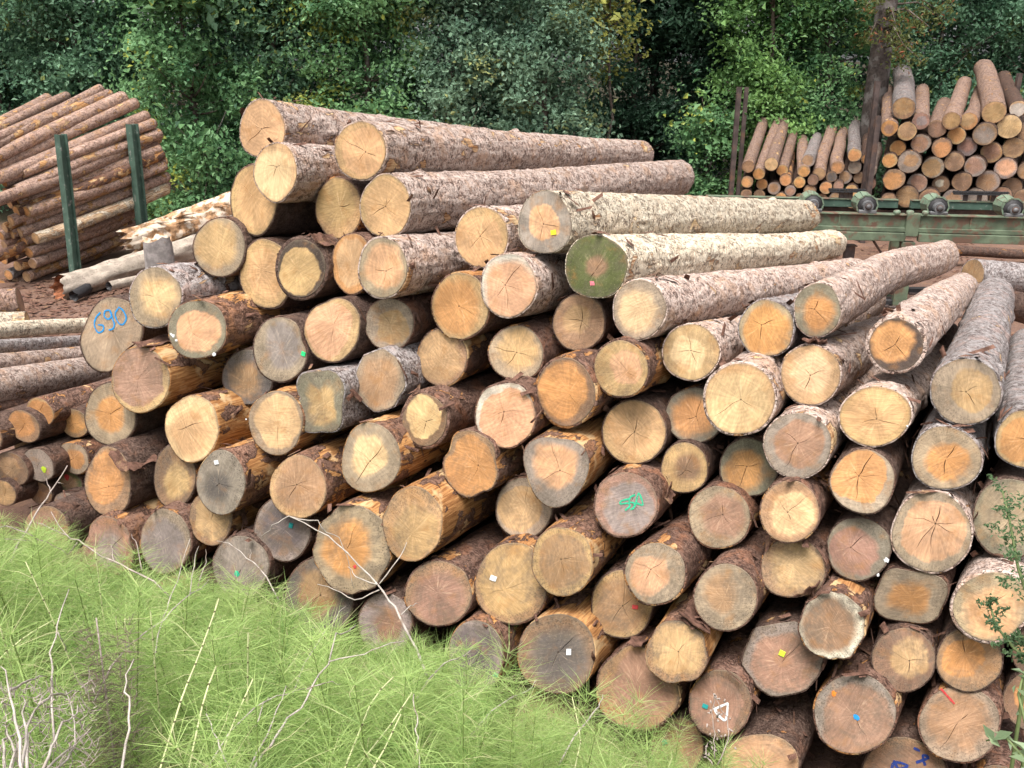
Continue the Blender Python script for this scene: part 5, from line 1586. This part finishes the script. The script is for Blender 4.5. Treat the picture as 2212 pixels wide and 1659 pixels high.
for k, u in enumerate((-250, 60, 340, 600, 860, 1130, 1400, 1700, 2030, 2330)):
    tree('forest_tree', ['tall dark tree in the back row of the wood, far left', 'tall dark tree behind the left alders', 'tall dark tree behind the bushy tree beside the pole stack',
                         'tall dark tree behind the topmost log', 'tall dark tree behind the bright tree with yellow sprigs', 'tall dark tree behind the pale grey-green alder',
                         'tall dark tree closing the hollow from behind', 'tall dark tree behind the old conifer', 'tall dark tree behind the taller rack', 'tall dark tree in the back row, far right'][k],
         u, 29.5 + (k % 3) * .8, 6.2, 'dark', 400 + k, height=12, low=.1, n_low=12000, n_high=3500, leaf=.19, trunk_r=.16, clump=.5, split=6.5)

# ---------------------------------------------------------------- horsetails on the bank
M_HORSE = mat_leaf('horsetail branches', (.095, .22, .04), (.52, .67, .24), (.66, .62, .36), .45)
M_STEM_PALE = mat_plain('ivory horsetail stem', (.50, .52, .27), .55, .2, 20, .1, .3)
M_STEM_BAND = mat_plain('dark horsetail sheath', (.10, .085, .04), .7, .3, 30, .2, .3)


def bank_point(x, y):
    return np.array([x, y, float(ground_z(np.array([x]), np.array([y]))[0])])


def horsetail_branches(rs, base, top, n_whorl, per, ln0, bare=.25, droop=1.0):
    """ribbons of one plant: whorls of thin rising branches; returns verts (n,5,3), tint (n)"""
    d = top - base; H = np.linalg.norm(d); d = d / H
    e1 = np.cross(d, [0, 1., 0]); e1 /= np.linalg.norm(e1); e2 = np.cross(d, e1)
    W = np.repeat(np.linspace(bare, 1.0, n_whorl), per)
    n = len(W)
    a = rs.uniform(0, 2 * np.pi, n)
    prof = np.clip(1.25 - np.abs(W - .45) * 1.1, .25, 1.0)
    ln = ln0 * prof * rs.uniform(.7, 1.15, n)
    o = np.outer(np.cos(a), e1) + np.outer(np.sin(a), e2)
    up = rs.uniform(.25, .75, n)
    P0 = base + np.outer(W * H, d)
    P1 = P0 + o * (ln * .5)[:, None] + d * (ln * up * .45)[:, None]
    P2 = P0 + o * (ln * .92)[:, None] + d * (ln * (up * .95))[:, None] - np.array([0, 0, 1]) * (ln * .12 * droop)[:, None] + rs.normal(0, .010, (n, 3))
    side = np.cross(o, d); side /= np.linalg.norm(side, axis=1, keepdims=True)
    vw = P1 - EYE; side = np.cross(P2 - P0, rs.normal(size=(n, 3))); side /= np.linalg.norm(side, axis=1, keepdims=True) + 1e-9
    w = .00062
    V = np.stack([P0 - side * w, P0 + side * w, P1 - side * w, P1 + side * w, P2], 1)
    return V, np.where(rs.rand(n) < .07, .98, np.clip(rs.normal(.42, .24, n) + (W - .5) * .5, 0, .88))  # tint darkens towards the stem base, painting in the thicket's shade


def ribbons(name, Vs, Ts, mat, parent=None):
    V = np.concatenate(Vs); t = np.concatenate(Ts)
    n = len(V)
    b = np.arange(n) * 5
    Q = np.stack([b, b + 1, b + 3, b + 2], 1); T = np.stack([b + 2, b + 3, b + 4], 1)
    me = mesh_np(name, V.reshape(-1, 3), Q, T, (mat,), smooth_shade=False)
    add_attr(me, 'tint', np.repeat(t, 5), 'FLOAT')
    return obj(name, me, parent)


rs = np.random.RandomState(21)
Vs, Ts, stems = [], [], MB()
cnt = 0
placed = 0
while placed < 430 and cnt < 9000:
    cnt += 1
    x, y = rs.uniform(-3.9, 1.7), rs.uniform(1.0, 4.9)
    q = 4.6 - .39 * x - y
    if q < .55: continue
    if x > .9 and q < 1.0: continue
    b = bank_point(x, y)
    h = rs.uniform(.45, .95) * lerp(1.0, .55, smooth(-.6, 1.3, x))
    # keep the plant tops under the line where the photograph shows logs
    dd = b + np.array([0, 0, h]) - EYE
    dep = dd @ _f; u = 1106 + FPX * dd[0] / dep; v = 829.5 - FPX * (dd @ _u) / dep
    if u < -300 or u > 1720 or v > 1950: continue
    if u < 215 and v > 1400 and dep < 2.05: continue
    if 120 < u < 275 and dep < 2.45 and v < 1560: continue
    lim = np.interp(u, [-300, 60, 200, 330, 460, 600, 800, 930, 1050, 1250, 1330, 1480, 1560, 1720], [1180, 1200, 1290, 1340, 1340, 1400, 1490, 1465, 1550, 1610, 1600, 1645, 1680, 1720])
    if v < lim + rs.uniform(-70, 60):
        need = (lim + rs.uniform(-55, 60) - v) * dep / FPX
        h -= need
        if h < .22: continue
    top = b + np.array([rs.normal(0, .10), rs.normal(0, .08), h])
    Vv, tt = horsetail_branches(rs, b, top, int(10 + h * 16), 20, rs.uniform(.13, .23), bare=.12)
    Vs.append(Vv); Ts.append(np.where(tt > .95, tt, np.clip(tt + rs.uniform(-.25, .2), 0, .88)))
    stems.tube([b, (b + top) / 2 + rs.normal(0, .008, 3), top], [.0035, .003, .001], 4, False)
    placed += 1
thicket = ribbons('horsetail_thicket', Vs, Ts, M_HORSE)
tag(thicket, 'dense feathery green mass of horsetails covering the bank before the pile', 'plants', kind='stuff')
so = stems.build('thicket_stem', mat_plain('green horsetail stem', (.16, .22, .06), .6, .2, 20, .1), thicket)
so['kind'] = 'stuff'

# the tall banded stems that stand out of the mass
TALL = [
    ([(408, 1659), (443, 1499), (467, 1439)], 1.75, 'thick ivory horsetail stem with black bands rising from the bottom, left half'),
    ([(395, 1500), (430, 1416), (460, 1333), (473, 1293)], 2.1, 'slanting banded horsetail stem just above the thick ivory one'),
    ([(500, 1570), (547, 1466)], 2.0, 'banded horsetail stem leaning right between the two dead twig forks'),
    ([(55, 1213), (113, 1336)], 2.7, 'banded horsetail stem bent left near the brown tuft'),
    ([(0, 1420), (60, 1370), (115, 1340)], 2.3, 'fallen banded horsetail stem arching from the left border'),
    ([(0, 1353), (15, 1406)], 2.2, 'short ivory horsetail stem at the left border'),
    ([(205, 1183), (218, 1290)], 3.1, 'thin banded horsetail stem before the broken grey log end'),
    ([(745, 1659), (806, 1506), (850, 1462)], 2.0, 'banded horsetail stem at bottom centre, left of the leaning pair'),
    ([(770, 1659), (846, 1563), (890, 1496)], 2.1, 'upper stem of the leaning pair of banded horsetails at bottom centre'),
    ([(806, 1659), (830, 1619), (866, 1543)], 1.95, 'lower stem of the leaning pair of banded horsetails at bottom centre'),
    ([(1243, 1653), (1256, 1596), (1236, 1506)], 2.7, 'upright banded horsetail below the large angular log end'),
    ([(250, 1330), (256, 1400)], 2.4, 'short pale horsetail stem right of the brown tuft'),
    ([(270, 1335), (272, 1440)], 2.4, 'second pale horsetail stem right of the brown tuft'),
    ([(325, 1320), (335, 1440)], 2.4, 'pale horsetail stem midway between brown tuft and slanting stem'),
    ([(536, 1366), (535, 1480)], 2.3, 'upright pale horsetail stem above the bent dead twig'),
]
for k, (pts, dep, lab) in enumerate(TALL):
    r_ = np.random.RandomState(700 + k)
    P = [at_d(u, v, dep + .05 * i) for i, (u, v) in enumerate(pts)]
    if pts[0][1] < pts[-1][1]: P = P[::-1]
    # carry the stem down to the soil
    b0 = P[0]; bk_ = P[0] - P[1]; bk_ = bk_ / np.linalg.norm(bk_); g = b0.copy(); gi = 0
    while gi < 40 and g[2] > bank_point(g[0], g[1])[2]: g = g + bk_ * .03; bk_[2] -= .03; gi += 1
    P = [g] + P if g[2] < b0[2] - .02 else P
    root = empty('horsetail', P[0]); tag(root, lab, 'horsetail', 'tall banded horsetails')
    P = [p - np.array(P[0]) if i else p * 0 for i, p in enumerate(P)] if False else [p - P[0] for p in P]
    # resample
    seglen = [0] + list(np.cumsum([np.linalg.norm(P[i + 1] - P[i]) for i in range(len(P) - 1)]))
    tot = seglen[-1]; N_ = max(6, int(tot / .042))
    S = np.linspace(0, tot, N_ + 1)
    PP = np.stack([np.interp(S, seglen, [p[c] for p in P]) for c in range(3)], 1)
    rad = np.linspace(.0036, .0017, N_ + 1)
    m = MB(); m.tube(PP, list(rad), 7); m.build('stem', M_STEM_PALE, root, True)
    for i in range(1, N_, 1):
        d = (PP[i + 1] - PP[i - 1]); d /= np.linalg.norm(d)
        m = MB(); m.tube([PP[i] - d * .0022, PP[i] + d * .0022], [rad[i] * 1.12, rad[i] * 1.18], 7); m.build('sheath', M_STEM_BAND, root)
    Vv, tt = horsetail_branches(r_, PP[0], PP[-1], 12, 9, .12, bare=.3)
    ribbons('branches', [Vv], [tt], M_HORSE, root)['kind'] = 'stuff'

# ---------------------------------------------------------------- dead twigs
T3 = lambda i, j, pts: [(553 * i + a / 3, 553 * j + b / 3) for a, b in pts]
TWIGS = [  # main stem px, depth start/end, thickness m, branches, label
    (T3(1, 2, [(985, 790), (905, 620), (800, 480), (600, 265), (470, 160), (215, 25)]), 3.3, 3.75, .010,
     [T3(1, 2, [(215, 25), (110, 90), (40, 160)]), T3(1, 2, [(800, 465), (930, 300), (970, 200)]), T3(1, 2, [(800, 505), (640, 570), (500, 500), (400, 470)]), T3(1, 2, [(940, 665), (1000, 610), (1050, 595)]),
      T3(1, 2, [(220, 30), (400, 60), (460, 130), (540, 160), (600, 330), (630, 500)]), T3(1, 2, [(790, 470), (650, 420), (600, 350)])], 'long bleached dead branch slanting across the very large rough log end'),
    (T3(1, 2, [(40, 1570), (180, 1400), (330, 1220), (470, 980), (520, 790), (600, 770), (640, 730)]), 1.9, 2.5, .0065, [T3(1, 2, [(470, 970), (700, 930), (850, 860), (960, 825)]), T3(1, 2, [(330, 1150), (450, 1110), (550, 1110)])], 'bent white dead twig rising from the bottom centre-left'),
    (T3(1, 2, [(0, 1570), (100, 1370), (200, 1140)]), 1.9, 2.1, .005, [T3(1, 2, [(0, 1390), (60, 1230), (85, 1190)])], 'short white twig left of the bent one at the bottom'),
    (T3(1, 2, [(0, 1260), (200, 1170), (360, 1130)]), 2.2, 2.4, .004, [], 'thin pale twig lying level in the horsetails'),
    (T3(0, 2, [(900, 400), (720, 310), (550, 210), (420, 150), (330, 0)]), 3.6, 3.9, .008, [T3(0, 2, [(430, 150), (270, 80), (240, 70)]), T3(0, 2, [(920, 380), (890, 220), (850, 140)]), T3(0, 2, [(740, 320), (720, 215)]), T3(0, 2, [(500, 200), (430, 290)])],
     'grey twig reaching over the broken log end at the lower left'),
    (T3(0, 2, [(1060, 680), (1090, 600), (1150, 440), (1230, 180)]), 2.9, 3.1, .005, [], 'upright white twig before the tall oval grey log end'),
    (T3(0, 2, [(840, 860), (980, 750), (1190, 580), (1350, 440)]), 2.5, 2.8, .006, [T3(0, 2, [(1230, 540), (1250, 350), (1285, 220)]), T3(0, 2, [(1280, 500), (1330, 330), (1340, 240)])], 'forked white twig leaning right in the left horsetails'),
    (T3(0, 2, [(335, 1080), (340, 900), (390, 650), (445, 495)]), 2.1, 2.4, .0055, [T3(0, 2, [(375, 780), (420, 880), (435, 915)])], 'jointed white twig standing left of the brown tuft'),
    (T3(0, 2, [(815, 1500), (840, 1260), (815, 1120), (850, 960)]), 1.85, 2.0, .006, [], 'wavy white twig right of the dead shrub'),
    (T3(0, 2, [(170, 130), (240, 0), (330, -130), (440, -300)]), 4.6, 4.9, .013, [T3(0, 2, [(330, -120), (300, -220)]), T3(0, 2, [(380, -190), (420, -180)])], 'thick grey twig propped before the left side pile'),
    (T3(0, 2, [(40, 90), (160, 130), (300, 200), (440, 270)]), 3.6, 3.7, .005, [T3(0, 2, [(30, 175), (190, 185), (300, 210)])], 'thin crossing twigs at the left under the log pile'),
    (T3(1, 2, [(400, 850), (500, 720), (580, 610)]), 2.7, 2.9, .004, [], 'short straight twig under the very large rough log end'),
    (T3(1, 2, [(1060, 1640), (1045, 1450), (1045, 1330), (1015, 1170)]), 1.9, 2.1, .005, [], 'thin upright white twig at the bottom right of the horsetails'),
    (T3(1, 2, [(1220, 980), (1350, 930), (1440, 850)]), 2.9, 3.1, .005, [], 'pale twig tip over the silvery grey log end'),
    (T3(2, 2, [(500, 1340), (570, 1260), (585, 1185)]), 2.9, 3.0, .006, [], 'short curved white twig below the large angular log end'),
    (T3(2, 2, [(0, 1200), (110, 1150), (160, 1090)]), 3.0, 3.1, .006, [], 'short twig under the dark slate-coloured log end'),
    (T3(0, 2, [(1659, 340), (1600, 300), (1480, 200), (1400, 190)]), 3.2, 3.4, .005, [T3(0, 2, [(1620, 300), (1625, 240)])], 'arching twig over the green-blotted grey log end'),
    (T3(0, 2, [(1460, 1610), (1400, 1480), (1350, 1320)]), 1.9, 2.0, .005, [], 'grey-white twig right of the thick ivory stem'),
]


def twig_tube(m, pts, d0, d1, r0, r1, org, rs, jit=.006):
    n = len(pts)
    P = [at_d(u, v, lerp(d0, d1, i / max(1, n - 1))) for i, (u, v) in enumerate(pts)]
    S = np.linspace(0, n - 1, n * 3 - 2)
    PP = np.stack([np.interp(S, range(n), [p[c] for p in P]) for c in range(3)], 1) + rs.normal(0, jit * .4, (len(S), 3)) * (S[:, None] > 0)
    m.tube(PP - org, list(np.linspace(r0, r1, len(S))), 6)
    return PP


for k, (pts, d0, d1, r, brs, lab) in enumerate(TWIGS):
    r_ = np.random.RandomState(900 + k)
    org = at_d(*pts[0], d0)
    foot = bank_point(org[0], org[1])
    root = empty('dead_twig', org); tag(root, lab, 'twig', 'dead twigs in the horsetails')
    m = MB(); PP = twig_tube(m, pts, d0, d1, r * .46, r * .2, org, r_)
    if foot[2] < org[2]:
        # the hidden lower end goes on in the twig's own direction until it meets the soil
        back = org - at_d(*pts[1], lerp(d0, d1, 1 / (len(pts) - 1))); back[2] = min(back[2], -.25 * np.linalg.norm(back)); back /= np.linalg.norm(back)
        q_ = org.copy(); g_ = 0
        while g_ < 6 and q_[2] > bank_point(q_[0], q_[1])[2]: q_ = q_ + back * .03; back[2] -= .02; g_ += 1
        foot = q_
        fo = foot - org; m.tube([fo, fo * .5 + np.array([0, 0, .02]), np.zeros(3)], [r * .5, r * .48, r * .46], 6)
    m.build('stem', M_TWIG if k not in (4, 9, 10) else M_TWIG_GREY, root, True)
    for b in brs:
        # depth of the fork: nearest main point
        f = min(range(len(pts)), key=lambda i: abs(pts[i][0] - b[0][0]) + abs(pts[i][1] - b[0][1]))
        dd = lerp(d0, d1, f / max(1, len(pts) - 1))
        m = MB(); twig_tube(m, b, dd, dd + .08, r * .28, r * .11, org, r_)
        m.build('side_twig', M_TWIG if k not in (4, 9, 10) else M_TWIG_GREY, root, True)

# dead shrub in the bottom left corner
org = at_d(45, 1720, 1.55); org = bank_point(org[0], org[1])
root = empty('dead_shrub', org); tag(root, 'tangled bleached dead shrub in the bottom left corner', 'shrub')
SH = [[(50, 1680), (30, 1560), (20, 1480), (5, 1440)], [(45, 1680), (60, 1570), (80, 1520), (113, 1477)], [(80, 1680), (110, 1610), (140, 1560), (166, 1540), (170, 1515)], [(60, 1680), (55, 1560), (52, 1500)],
      [(30, 1680), (25, 1600), (5, 1560)], [(75, 1690), (120, 1640), (160, 1610), (190, 1580)], [(20, 1690), (40, 1600), (100, 1545)], [(90, 1690), (150, 1640), (165, 1600), (150, 1490)],
      [(85, 1520), (130, 1500), (170, 1495)], [(20, 1490), (60, 1470), (100, 1460)], [(10, 1660), (10, 1600), (60, 1560), (118, 1560)]]
for k, pts in enumerate(SH):
    r_ = np.random.RandomState(40 + k)
    m = MB(); twig_tube(m, pts, 1.5 + .02 * k, 1.75 + .03 * k, .0030, .0010, org, r_)
    m.build('stem', M_TWIG, root, True)
m = MB()
r_ = np.random.RandomState(77)
for k in range(260):
    u, v = r_.uniform(-20, 210), r_.uniform(1480, 1690)
    a = r_.uniform(-1.0, 1.0)
    ln = r_.uniform(15, 55)
    P0 = at_d(u, v, r_.uniform(1.6, 2.1)); P1 = P0 + np.array([math.sin(a), r_.uniform(-.3, .3), math.cos(a)]) * ln * .0009
    mid = (P0 + P1) / 2 + r_.normal(0, .006, 3)
    m.tube([P0 - org, mid - org, P1 - org], [.0010, .0009, .0005], 3, False)
m.build('fine_twigs', M_TWIG_GREY, root)['kind'] = 'stuff'
# brown dead tuft
org = bank_point(*(at_d(195, 1450, 2.25)[:2]))
root = empty('dead_tuft', org); tag(root, 'brown dried-up horsetail tuft standing in the green ones at left', 'plant')
r_ = np.random.RandomState(5)
M_DEADLEAF = mat_leaf('dried brown branches', (.10, .072, .055), (.24, .18, .145), None, .2)
top = at_d(208, 1335, 2.3)
VV, TT = [], []
for k in range(5):
    b_ = org + np.array([r_.normal(0, .05), r_.normal(0, .05), 0]); t_ = top + np.array([r_.normal(0, .035), r_.normal(0, .04), r_.uniform(-.12, .02)])
    V_, t2 = horsetail_branches(r_, b_ - org, t_ - org, 26, 13, .075, bare=.2, droop=3.0)
    VV.append(V_); TT.append(t2)
o = ribbons('branches', VV, TT, M_DEADLEAF, root); o['kind'] = 'stuff'
m = MB(); m.tube([(0, 0, 0), (top - org) * .5, top - org], [.004, .003, .002], 6); m.build('stem', M_TWIG_GREY, root, True)

# seed stalks by the white-painted log
org = bank_point(*(at_d(1560, 1640, 3.3)[:2]))
root = empty('seed_stalks', org); tag(root, 'thin dry seed stalks in front of the log with the white triangle', 'plant')
for k, pts in enumerate((T3(2, 2, [(1315, 1600), (1310, 1480), (1300, 1350), (1310, 1180)]), T3(2, 2, [(1330, 1640), (1405, 1480), (1390, 1330), (1310, 1190)]), T3(2, 2, [(1300, 1640), (1250, 1560), (1270, 1490)]))):
    r_ = np.random.RandomState(60 + k)
    m = MB(); PP = twig_tube(m, pts, 3.2, 3.25, .0022, .0012, org, r_)
    for p in PP[3:]:
        for q in range(2):
            c = p - org + r_.normal(0, .012, 3); m.tube([c, c + r_.normal(0, .006, 3)], [.004, .002], 5)
    m.build('stalk', M_TWIG_GREY, root, True)

# ---------------------------------------------------------------- leafy sprigs at the right border
M_FERN = mat_leaf('feathery green leaf', (.06, .12, .05), (.16, .25, .12), None, .35)
M_BROAD = mat_leaf('broad bank leaf', (.07, .12, .06), (.28, .36, .20), None, .3)


def sprig(root_name, label, stem_px, dep, n_side, ln, mat, seed, leaf=.012, slim=.4, fern=True):
    r_ = np.random.RandomState(seed)
    P = [at_d(u, v, dep + .02 * i) for i, (u, v) in enumerate(stem_px)]
    g = bank_point(P[0][0] + .05, P[0][1] - .05)
    P = [g] + P
    root = empty(root_name, g); tag(root, label, 'plant')
    m = MB(); m.tube([p - g for p in P], list(np.linspace(.006, .0018, len(P))), 6); m.build('stem', mat_plain('green sprig stem', (.14, .18, .07), .6, .2, 20, .1), root, True)
    C, N_, S = [], [], []
    seg = [0] + list(np.cumsum([np.linalg.norm(P[i + 1] - P[i]) for i in range(len(P) - 1)]))
    s0 = seg[1]
    for k in range(n_side):
        s = lerp(s0, seg[-1], (k + .5) / n_side) if k else s0
        c = np.array([np.interp(s, seg, [p[q] for p in P]) for q in range(3)])
        a = k * 2.4 + r_.uniform(-.4, .4)
        d = np.array([math.cos(a), math.sin(a) * .7, .45 + r_.uniform(-.3, .3)]); d /= np.linalg.norm(d)
        L_ = ln * r_.uniform(.6, 1.1) * (1 - .4 * k / n_side)
        for q in range(16 if fern else 1):
            t = (q + 1) / 16 if fern else .5
            e = np.cross(d, r_.normal(size=3)); e /= np.linalg.norm(e)
            w = ln * .28 * math.sin(math.pi * min(1, t * .9 + .1))
            for z in range(3 if fern else 1):
                C.append(c + d * L_ * t + (e * r_.uniform(-1, 1) * w if fern else 0) - np.array([0, 0, .15 * L_ * t * t])); N_.append(np.array([0, -.4, .8]) + r_.normal(0, .5, 3)); S.append((leaf if fern else leaf * 6) * r_.uniform(.7, 1.4))
    C = np.array(C); N_ = np.array(N_)
    me = leaves_mesh('leaves', C - g, N_, np.array(S), r_.uniform(.1, .9, len(C)), mat, r_, slim)
    obj('leaves', me, root)['kind'] = 'stuff' if fern else 'thing'


sprig('feathery_plant', 'feathery green sprig at the right border, upper one', [(2235, 1330), (2200, 1230), (2180, 1120), (2165, 1060)], 2.3, 15, .10, M_FERN, 1)
sprig('feathery_plant', 'feathery green sprig over the oval peach log end at right', [(2240, 1440), (2190, 1400), (2150, 1350), (2135, 1290)], 2.4, 11, .075, M_FERN, 2)
sprig('feathery_plant', 'feathery green sprig low at the right border', [(2260, 1460), (2215, 1400), (2205, 1380)], 2.4, 8, .07, M_FERN, 3)
sprig('broad_leaf_plant', 'plant with glossy notched leaves in the bottom right corner', [(2260, 1720), (2215, 1640), (2170, 1590), (2130, 1600)], 1.9, 16, .05, M_BROAD, 4, leaf=.0055, slim=.45, fern=False)
sprig('broad_leaf_plant', 'slender pale-leaved shoot above the bottom right corner', [(2250, 1620), (2215, 1560), (2200, 1500), (2212, 1450)], 2.0, 10, .05, M_BROAD, 5, leaf=.0045, slim=.35, fern=False)

# ---------------------------------------------------------------- bark crumbs and chips on the yard
rs = np.random.RandomState(3)
C = []
for k in range(2600):
    if k < 1300: x, y = rs.uniform(-9, -4.5), rs.uniform(11, 16.5)
    elif k < 2100: x, y = rs.uniform(3, 10), rs.uniform(10, 20)
    else: x, y = rs.uniform(-4, 4), rs.uniform(3.6, 6)
    C.append((x, y))
C = np.array(C)
Z = ground_z(C[:, 0], C[:, 1]) + .02
P = np.stack([C[:, 0], C[:, 1], Z], 1)
n = len(P)
a = rs.uniform(0, 6.28, n); ln = rs.uniform(.03, .12, n); w = rs.uniform(.012, .035, n); tz = rs.uniform(.004, .015, n)
d = np.stack([np.cos(a), np.sin(a), rs.uniform(-.2, .2, n)], 1); s = np.stack([-np.sin(a), np.cos(a), rs.uniform(-.2, .2, n)], 1)
up = np.array([0, 0, 1.0])
V = np.stack([P - d * ln[:, None] - s * w[:, None], P + d * ln[:, None] - s * w[:, None] * .6, P + d * ln[:, None] * .9 + s * w[:, None], P - d * ln[:, None] * .8 + s * w[:, None] * .7, P + up * tz[:, None] * 2], 1).reshape(-1, 3)
i = np.arange(n) * 5
T = np.concatenate([np.stack([i + q, i + (q + 1) % 4, i + 4], 1) for q in range(4)])
o = obj('bark_litter', mesh_np('bark_litter', V, None, T, (M_CHIP,), smooth_shade=False))
tag(o, 'scattered reddish bark crumbs lying on the yard earth', 'litter', kind='stuff')
